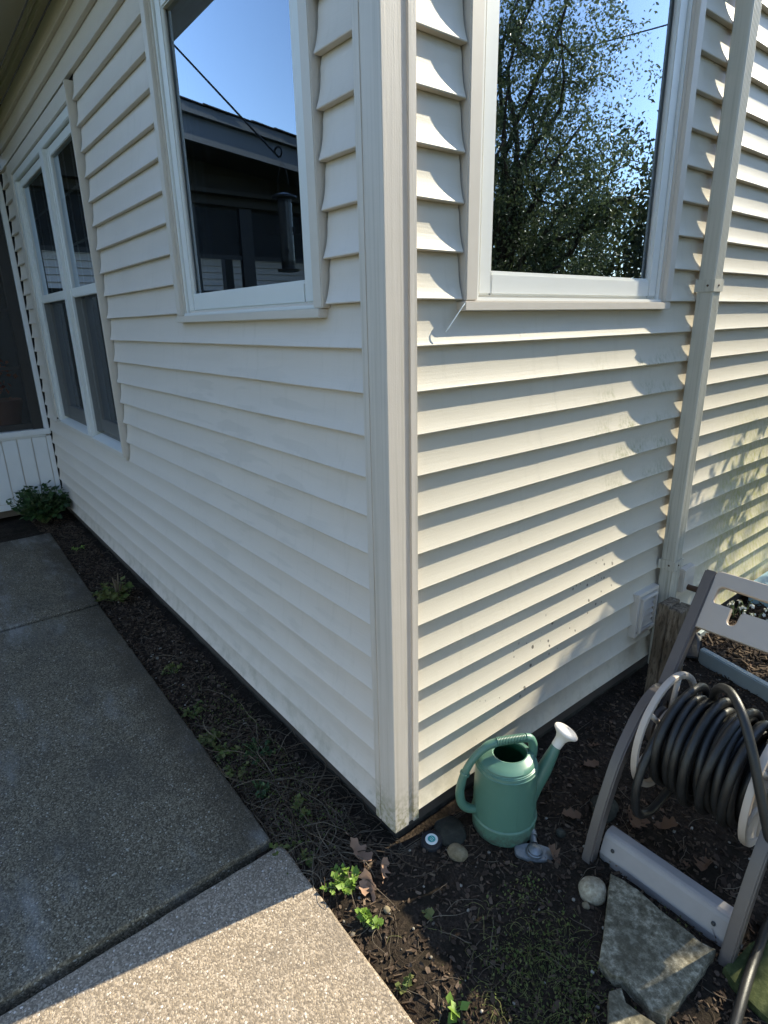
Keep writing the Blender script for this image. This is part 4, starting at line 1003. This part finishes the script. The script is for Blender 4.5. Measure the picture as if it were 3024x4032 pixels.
# drum with two flanges
DY, DZ = .672, .330
drum = MB().lathe([(.070, 0), (.070, .262)], (.426, DY, DZ), (1, 0, 0), 36).build('drum', 'reel_beige', reel, ro, smooth=True)
def flange(xc, s_, r, name):
    fl_ = MB().lathe([(r - .013, -.006), (r - .004, -.010), (r + .004, -.008), (r + .006, 0), (r + .004, .008), (r - .004, .010), (r - .013, .006), (r - .013, -.006)], (xc, DY, DZ), (1, 0, 0), 56).build(name, 'reel_beige', reel, ro, smooth=True, auto=50)
    if s_ > 0: MB().lathe([(.058, s_ * .004), (.10, -s_ * .004), (r - .020, -s_ * .002), (r - .012, s_ * .003), (r - .020, s_ * .001), (.10, -s_ * .001), (.058, s_ * .007)], (xc, DY, DZ), (1, 0, 0), 48).build('dish', 'reel_beige', fl_, ro, smooth=True, auto=40)
    for k in range(6):
        a_ = math.tau * k / 6 + .3; d_ = Vector((0, math.cos(a_), math.sin(a_))); c_ = Vector((xc, DY, DZ))
        MB().tube([c_ + d_ * .05, c_ + d_ * (r - .008)], .008, 8).build('spoke', 'reel_beige', fl_, ro, smooth=True)
    MB().lathe([(0, .010), (.060, .008), (.064, 0), (.060, -.008), (0, -.010)], (xc, DY, DZ), (1, 0, 0), 32).build('hub', 'reel_beige', fl_, ro, smooth=True, auto=40)
flange(.418, -1, .170, 'flange'); flange(.690, 1, .163, 'flange')

# hose wound on the drum, one length of tube with a loose loop and a trailing end
hose = root('garden_hose', (.56, .65, 0), 'long black rubber garden hose wound on the reel', 'hose'); HR = .0114
def hel(r, x0, x1, turns, ph):
    out = []; N = int(turns * 40)
    for i in range(N + 1):
        t_ = i / N; a = ph + t_ * turns * math.tau; x = x0 + (x1 - x0) * t_
        q = r + .006 * nz(t_ * 9, r * 30) + .011 * nz(a * .45, x * 17, 2)
        out.append(Vector((x + .013 * nz(a * .33, r * 40), DY + q * math.cos(a), DZ - .004 + q * math.sin(a))))
    return out
path = hel(.084, .440, .676, 9, 0) + hel(.109, .676, .440, 9.1, 0.1)[3:] + hel(.132, .446, .662, 8.1, .73)[3:] + hel(.150, .655, .520, 2.6, 1.0)[3:]
MB().tube(path, HR, 10).build('coil', 'hose_rubber', hose, ro, smooth=True)
lp = bez([(.470, DY + .128, DZ + .03), (.465, .775, .446), (.458, .705, .463), (.448, .62, .430), (.442, .545, .362), (.440, .490, .255), (.446, .497, .165), (.455, .55, .135), (.462, .62, .155), (.470, .68, .190), (.485, .73, .22)], 8)
MB().tube(lp, HR, 12).build('loose_loop', 'hose_rubber', hose, ro, smooth=True)
tl = bez([(.500, .745, .440), (.520, .70, .500), (.548, .655, .545), (.585, .615, .563), (.628, .575, .545), (.672, .540, .485), (.710, .520, .40), (.755, .51, .28), (.785, .520, .15), (.790, .56, .055), (.778, .59, .022), (.772, .56, .013), (.780, .49, .012), (.793, .39, .028), (.806, .31, .026), (.822, .22, .012), (.85, .08, .010), (.90, -.12, .010)], 8)
MB().tube(tl, HR, 12).build('trailing_end', 'hose_rubber', hose, ro, smooth=True)

# ------------------------------------------------------------------ split timber post
pb = (.128, 1.275, 0); post = root('timber_post', pb, 'weathered grey wooden post of two timbers by the downspout', 'post')
def timber(x0, x1, y0, y1, h, seed, dx=0):
    nzv = 14; v = []; ring = [(x0, y0), ((x0 + x1) / 2, y0), (x1, y0), (x1, (y0 + y1) / 2), (x1, y1), ((x0 + x1) / 2, y1), (x0, y1), (x0, (y0 + y1) / 2)]
    cxm, cym = (x0 + x1) / 2, (y0 + y1) / 2
    for i in range(nzv + 1):
        z = -.08 + (h + .08) * i / nzv; t_ = z / h
        for k, (x, y) in enumerate(ring):
            j = .0016; v.append((x + (.020 * (1 - t_)) * .9 + j * nz(z * 9, k * 3.3, seed), y - .060 * (1 - t_) + j * nz(z * 9, k * 5.1, seed + 5), z + (.006 * nz(k * 2.2, seed) if i == nzv else 0)))
    f = [(8 * i + k, 8 * i + (k + 1) % 8, 8 * i + 8 + (k + 1) % 8, 8 * i + 8 + k) for i in range(nzv) for k in range(8)] + [tuple(range(7, -1, -1)), tuple(8 * nzv + k for k in range(8))]
    MB().add(v, f).build('timber', 'weathered_wood', post, pb, bevel=.0025)
timber(.072, .1145, 1.278, 1.372, .402, 1.0); timber(.118, .164, 1.274, 1.374, .394, 6.0)

# ------------------------------------------------------------------ metal edging of the mulch bed, black sheet, pale blue box, snowdrops
ed = root('bed_edging', (.3, 1.63, 0), 'pale galvanised metal edging board in front of sunlit mulch', 'edging')
v = [(.100, 1.668, -.03), (.95, 1.43, -.03), (.95, 1.435, .056), (.100, 1.672, .056), (.104, 1.690, -.03), (.955, 1.455, -.03), (.955, 1.462, .060), (.104, 1.700, .060)]
MB().add(v, [(0, 1, 2, 3), (7, 6, 5, 4), (3, 2, 6, 7), (0, 3, 7, 4), (1, 5, 6, 2), (0, 4, 5, 1)]).build('board', 'galvanised', ed, (.3, 1.63, 0), bevel=.004)
MB().box(.006, .022, 1.86, 1.98, -.02, .03).build('end_strip', 'galvanised', ed, (.3, 1.63, 0), bevel=.002)
v = [(.004, 1.62, .01), (.10, 1.665, .02), (.105, 1.70, .03), (.03, 1.86, .012), (.004, 1.86, .03)]
v = v + [(x, y, z - .01) for x, y, z in v]
o = MB().add(v, [(0, 1, 2, 3, 4), (9, 8, 7, 6, 5)] + [(i, i + 5, (i + 1) % 5 + 5, (i + 1) % 5) for i in range(5)]).build('black_sheet', 'black_plastic', None, (.05, 1.7, 0)); tag(o, 'flat black sheet between edging and wall', 'plastic sheet')  # flat black sheet filling the gap between edging and wall
bx = root('storage_box', (.25, 2.8, 0), 'low pale blue box against the wall at right edge', 'box'); bo = (.25, 2.8, 0)
MB().box(.012, .44, 2.43, 2.95, -.03, .085).build('body', 'pale_blue', bx, bo, bevel=.006)
MB().box(.006, .46, 2.405, 2.97, .086, .118).build('lid', 'pale_blue', bx, bo, bevel=.008)
MB().box(.05, .40, 2.45, 2.92, .1185, .126).build('lid_panel', 'pale_blue', bx, bo, bevel=.003)
for i, (x, y) in enumerate(((.035, 2.20), (.085, 2.16), (.14, 2.17), (.055, 2.28), (.19, 2.24))):
    rng = np.random.default_rng(90 + i); zz = soil_z(x, y); sd_ = root('snowdrop', (x, y, zz), 'white snowdrop flowers in the dark soil before the pale blue box', 'flower', 'snowdrops by the pale blue box')
    mb = MB(); C = []; D_ = []
    for k in range(7):
        a = rng.uniform(0, 6.28); t_ = Vector((math.cos(a) * .03, math.sin(a) * .03, rng.uniform(.05, .1))); mb.tube(bez([(0, 0, 0), t_ * .6 + Vector((0, 0, .02)), t_], 3), .0022, 5)
        if k < 4:
            for q in range(4): C.append(t_); D_.append((math.cos(q * 1.6) * .4, math.sin(q * 1.6) * .4, -1))
    mb.build('stems', 'stem_green', sd_, smooth=True); V, F = leaf_cloud(C, D_, [.020] * len(C), 91 + i, wid=.6); link('petals', fast_mesh('petals', V, F, 'white_petal'), sd_)

# ------------------------------------------------------------------ feeder hanging from the eave (seen in the window)
hk = root('feeder_hook', (-2.374, -.39, 2.90), 'black iron hanging bracket with curled end mirrored in left window', 'bracket'); ho = (-2.374, -.39, 2.90)
pe = Vector((-1.661, -.668, 2.19)); ps = Vector((-2.374, -.390, 2.908)); dd = (pe - ps).normalized(); side = Vector((dd.x, dd.y, 0)).normalized()
curl = [pe - dd * .015 + (side * math.sin(a) * .021 + up * (1 - math.cos(a)) * .021) + side * 0 for a in [i * .33 for i in range(15)]]
MB().tube([ps, ps.lerp(pe, .5)] + curl, .0048, 8).build('rod', 'dark_metal', hk, ho, smooth=True)
MB().box(ps.x - .03, ps.x + .03, -.42, -.36, 2.896, 2.909).build('mounting_plate', 'dark_metal', hk, ho, bevel=.003)
fc = Vector((-1.69, -.69, 0)); fd = root('bird_feeder', (fc.x, fc.y, 1.70), 'tube bird feeder hanging below the curled hook, mirrored in left window', 'bird feeder'); fo = (fc.x, fc.y, 1.70)
MB().lathe([(.034, 1.74), (.034, 2.03)], (fc.x, fc.y, 0), n=28).build('tube', 'feeder_tube', fd, fo, smooth=True)
MB().lathe([(0, 2.062), (.020, 2.056), (.058, 2.044), (.060, 2.036), (.034, 2.030), (.034, 2.016)], (fc.x, fc.y, 0), n=28).build('lid', 'dark_metal', fd, fo, smooth=True, auto=40)
MB().lathe([(0, 1.705), (.052, 1.712), (.055, 1.722), (.034, 1.726), (.034, 1.760)], (fc.x, fc.y, 0), n=28).build('tray', 'dark_metal', fd, fo, smooth=True, auto=40)
for zz, a in ((1.80, .6), (1.80, 3.7), (1.90, 2.2), (1.90, 5.3)):
    d_ = Vector((math.cos(a), math.sin(a), 0)); MB().lathe([(.012, 0), (.012, .012), (0, .012)], fc + d_ * .030 + up * zz, d_, 10).build('feeding_port', 'dark_metal', fd, fo); MB().tube([fc + d_ * .03 + up * (zz - .02), fc + d_ * .085 + up * (zz - .02)], .003, 6).build('perch', 'dark_metal', fd, fo)
mb = MB(); mb.tube(bez([fc + up * 2.04 + side * .034, fc + up * 2.13 + side * .028, fc + up * 2.185, fc + up * 2.13 - side * .028, fc + up * 2.04 - side * .034], 4), .0012, 5); mb.build('wire_bail', 'dark_metal', fd, fo)

# porch furnishing glimpsed through the screen
fp = root('flower_pot', (-5.0, -.22, .08), 'pot of blurred orange flowers behind the porch screen', 'flower pot'); fpo = (-5.0, -.22, .08)
MB().lathe([(0, .08), (.10, .08), (.15, .36), (.16, .36), (.16, .40), (.14, .40), (.13, .36), (0, .35)], (-5.0, -.22, .5), n=24).build('pot', 'terracotta', fp, fpo, smooth=True, auto=40)
MB().box(-5.15, -4.85, -.37, -.07, .54, .575).build('stand_top', 'deck', fp, fpo); 
for sx in (-5.12, -4.88):
    for sy in (-.34, -.10): MB().box(sx - .015, sx + .015, sy - .015, sy + .015, .08, .54).build('stand_leg', 'deck', fp, fpo)
rng = np.random.default_rng(66); C = rng.normal((-5.0, -.22, 1.12), (.07, .06, .11), (60, 3)); V, F = leaf_cloud(C, None, rng.uniform(.03, .06, 60), 67, wid=.8); V = V - np.array(fpo)
link('blossoms', fast_mesh('blossoms', V, F, 'orange_petal'), fp)
ch = root('porch_chair', (-5.4, -.75, .08), 'grey metal chair behind the porch screen', 'chair'); cho = (-5.4, -.75, .08)
MB().box(-5.62, -5.18, -.97, -.53, .50, .53).build('seat', 'chair_metal', ch, cho, bevel=.01)
for sx in (-5.60, -5.20):
    for sy in (-.95, -.55): MB().tube([(sx, sy, .08), (sx, sy, .50)], .014, 8).build('leg', 'chair_metal', ch, cho, smooth=True)
for k in range(5): MB().box(-5.60 + k * .09, -5.56 + k * .09, -.98, -.955, .53, .98).build('back_slat', 'chair_metal', ch, cho)

# ------------------------------------------------------------------ trees and shrubs (in the mirror of the right window, shading the bed, some added to cut sky light)
def limb(mb, a, b_, r0, r1, seed, n=6):
    rng = random.Random(seed); a = Vector(a); b_ = Vector(b_); L = (b_ - a).length
    pts = [a] + [a.lerp(b_, i / 4) + Vector((rng.gauss(0, .05), rng.gauss(0, .05), rng.gauss(0, .03) + .06 * math.sin(i / 4 * 3.14))) * L for i in (1, 2, 3)] + [b_]
    P = bez(pts, 3); m = len(P); mb.tube(P, [r0 + (r1 - r0) * i / (m - 1) for i in range(m)], n); return P
def tree(name, label, base, crown, nleaf, lsize, seed, mat, trunk_r=.09, fork=.28, nb=9, clus=14, cr_=.16, group=None, cat='tree', keep=None, shell=.55):
    """crown: list of ellipsoids (centre, radii)"""
    rng = np.random.default_rng(seed); base = Vector(base); rt = root(name, base, label, cat, group); mb = MB()
    c0_, r0_ = crown[0]; fk = base + Vector((.1 * rng.normal(), .1 * rng.normal(), (c0_[2] + r0_[2] - base.z) * fork))
    limb(mb, base - Vector((0, 0, .15)), fk, trunk_r, trunk_r * .75, seed, 10)
    tips = []
    w = np.array([r[0] * r[1] * r[2] for c, r in crown]); w = w / w.sum()
    for i in range(nb):
        c, r = crown[rng.choice(len(crown), p=w)]; d = rng.normal(size=3); d /= np.linalg.norm(d); e = np.array(c) + d * np.array(r) * rng.uniform(.5, .85)
        P = limb(mb, fk, e, trunk_r * .5, trunk_r * .10, seed * 31 + i, 7); tips.append(P)
        for j in range(5):
            s_ = P[int(rng.uniform(.35, .95) * (len(P) - 1))]; d = rng.normal(size=3); d /= np.linalg.norm(d); e2 = s_ + Vector(d * np.array(r) * rng.uniform(.25, .5))
            tips.append(limb(mb, s_, e2, trunk_r * .14, trunk_r * .04, seed * 77 + i * 9 + j, 5))
    C = []; Dd = []
    nc = nleaf // clus
    while len(C) < nleaf:
        if rng.random() < .35:
            P = tips[rng.integers(len(tips))]; c = np.array(P[int(rng.uniform(.4, 1) * (len(P) - 1))])
        else:
            cc_, r = crown[rng.choice(len(crown), p=w)]; d = rng.normal(size=3); d /= np.linalg.norm(d); q = rng.uniform(shell, 1.05) if rng.random() < .7 else rng.uniform(0, 1) ** .33
            wob = 1 + .28 * nz(d[0] * 2.1 + seed, d[1] * 2.1, d[2] * 2.1); c = np.array(cc_) + d * np.array(r) * q * wob
        if keep and not keep(c): continue
        ax_ = rng.normal(size=3); ax_[2] += .6; ax_ /= np.linalg.norm(ax_)
        for k in range(clus):
            p = c + ax_ * rng.uniform(-cr_, cr_) + rng.normal(0, cr_ * .35, 3)
            if keep and not keep(p): continue
            C.append(p); Dd.append(ax_ * .7 + rng.normal(size=3) * .6)
    C = np.array(C) - np.array(base); S = rng.uniform(lsize * .6, lsize * 1.3, len(C))
    mb.build('trunk', 'bark', rt, base, smooth=True)
    V, F = leaf_cloud(C, Dd, S, seed + 5, wid=.55); link('crown', fast_mesh('crown', V, F, mat), rt); return rt
tree('leafy_tree', 'large leafy tree mirrored in the right window', (4.0, 5.4, -.05), [((3.9, 5.0, 3.1), (1.45, 1.5, 2.2)), ((3.3, 5.0, 2.2), (1.1, 1.2, 1.25)), ((2.75, 5.5, 2.6), (.55, .8, .75)), ((3.3, 4.9, 4.2), (.9, .9, .9))], 62000, .039, 3, 'leaf_tree', .10, .30, 24, 14, .11)
# clipped shrub that throws the shade on the bed
def shade_keep(p):
    x, y, z = p
    k = (y - 3.5)
    xx = x - .207 * k; zz = z - .715 * k      # carried along the sun's rays to y = 3.5
    top = min(2.18 + 1.2 * (xx - .5), 2.44) + .03 * math.sin(xx * 9)
    lefty = .31 + .08 * math.sin(zz * 7.0) + .04 * math.sin(zz * 23)
    return xx > lefty and zz < top and zz > 1.27 + .06 * math.sin(xx * 11)
tree('clipped_shrub', 'rounded evergreen shrub right of the view shading the bed', (1.0, 3.7, -.05), [((1.0, 3.65, 1.92), (.62, .42, .75)), ((.85, 3.65, 1.85), (.56, .40, .66)), ((.62, 3.6, 1.85), (.36, .34, .62))], 26000, .050, 8, 'leaf_shrub', .05, .30, 10, 12, .07, cat='shrub', keep=shade_keep, shell=.2)
tree('slender_shrub', 'slender young shrub by the wall casting leafy shadow beyond downspout', (.31, 3.12, -.03), [((.31, 3.12, 1.46), (.13, .12, .40)), ((.27, 3.10, 1.30), (.10, .10, .24))], 520, .058, 17, 'leaf_shrub', .010, .55, 8, 6, .06, cat='shrub')
k = 0
for (x, y, h, rr) in ((8.5, 11.5, 6.5, 2.6), (11.5, 8.5, 8, 3.0), (5.6, 14.5, 6, 2.4), (14, 13, 9, 3.4), (8.8, 7.6, 5, 2.0), (3.4, 17, 5.5, 2.4), (6.6, 9.6, 4.4, 1.5), (1.9, 9.5, 5.6, 1.9), (3.6, 11.2, 6.0, 1.7), (4.9, 1.4, 8.0, 2.2), (5.4, -2.8, 8.0, 2.5), (5.9, 4.4, 5.5, 1.4), (-2.2, -7.0, 6.0, 2.2), (1.2, -7.4, 6.5, 2.3), (4.6, -6.6, 6.5, 2.3)):  # entries after the small bush are trees added to cut sky light on walls
    lab = ['broad tree standing right behind the mirrored leafy tree', 'tall tree at far left of the right window reflection', 'tree low at right edge of the right window reflection', 'tallest distant tree behind the others in the reflection', 'bushy tree just left of the mirrored leafy tree', 'farthest tree beside the end of the house', 'small bush low under the mirrored leafy tree', 'round tree added beyond the right wall to cut sky light', 'tree added at right border of mirrored sky to cut sky light', 'unseen tree added straight out from right wall to cut sky light', 'unseen tree added behind the camera at right to cut sky light', 'slim tree added left of mirrored leafy tree to cut sky light', 'unseen tree added opposite the left picture window to block low sky', 'unseen tree added straight behind the camera to block low sky', 'unseen tree added behind the camera towards reel side to block low sky'][k]
    tree('garden_tree', lab, (x, y, -.05), [((x, y, h * .52), (rr, rr, h * .46)), ((x + .4, y - .5, h * .3), (rr * .9, rr * .9, h * .26))], 7500, .12, 20 + k, 'leaf_far', .12, .3, 8, 12, .28, 'trees of the neighbouring garden'); k += 1

# overhead wire and the neighbour's house mirrored in the windows
w0, w1 = Vector((-2.0, 16.9, 8.1)), Vector((14.5, 2.6, 4.9)); P = [w0.lerp(w1, i / 20) - Vector((0, 0, .5 * math.sin(math.pi * i / 20))) for i in range(21)]
tag(MB().tube(P, .012, 6).build('overhead_wire', 'dark_metal', None, P[10]), 'thin dark overhead wire crossing the mirrored sky', 'wire')
nb_ = root('neighbour_house', (-12, -4, 0), 'pale sided neighbouring house seen through the porch', 'house'); no = (-12, -4, 0)
MB().box(-18, -12, -14, 6, -.1, 3.0).build('wall', 'casing', nb_, no)
for i in range(22): MB().add([(-11.995, -14, .1 + i * .13), (-11.995, 6, .1 + i * .13), (-11.995, 6, .225 + i * .13), (-11.995, -14, .225 + i * .13), (-11.965, -14, .1 + i * .13), (-11.965, 6, .1 + i * .13)], [(4, 5, 2, 3), (0, 1, 5, 4), (0, 4, 3), (1, 2, 5)]).build('siding_board', 'casing', nb_, no)
MB().add([(-18.3, -14.3, 3.0), (-11.6, -14.3, 3.0), (-11.6, 6.3, 3.0), (-18.3, 6.3, 3.0), (-15, -14.3, 4.6), (-15, 6.3, 4.6)], [(0, 3, 2, 1), (0, 1, 4), (2, 3, 5), (1, 2, 5, 4), (3, 0, 4, 5)]).build('roof', 'shingle', nb_, no)
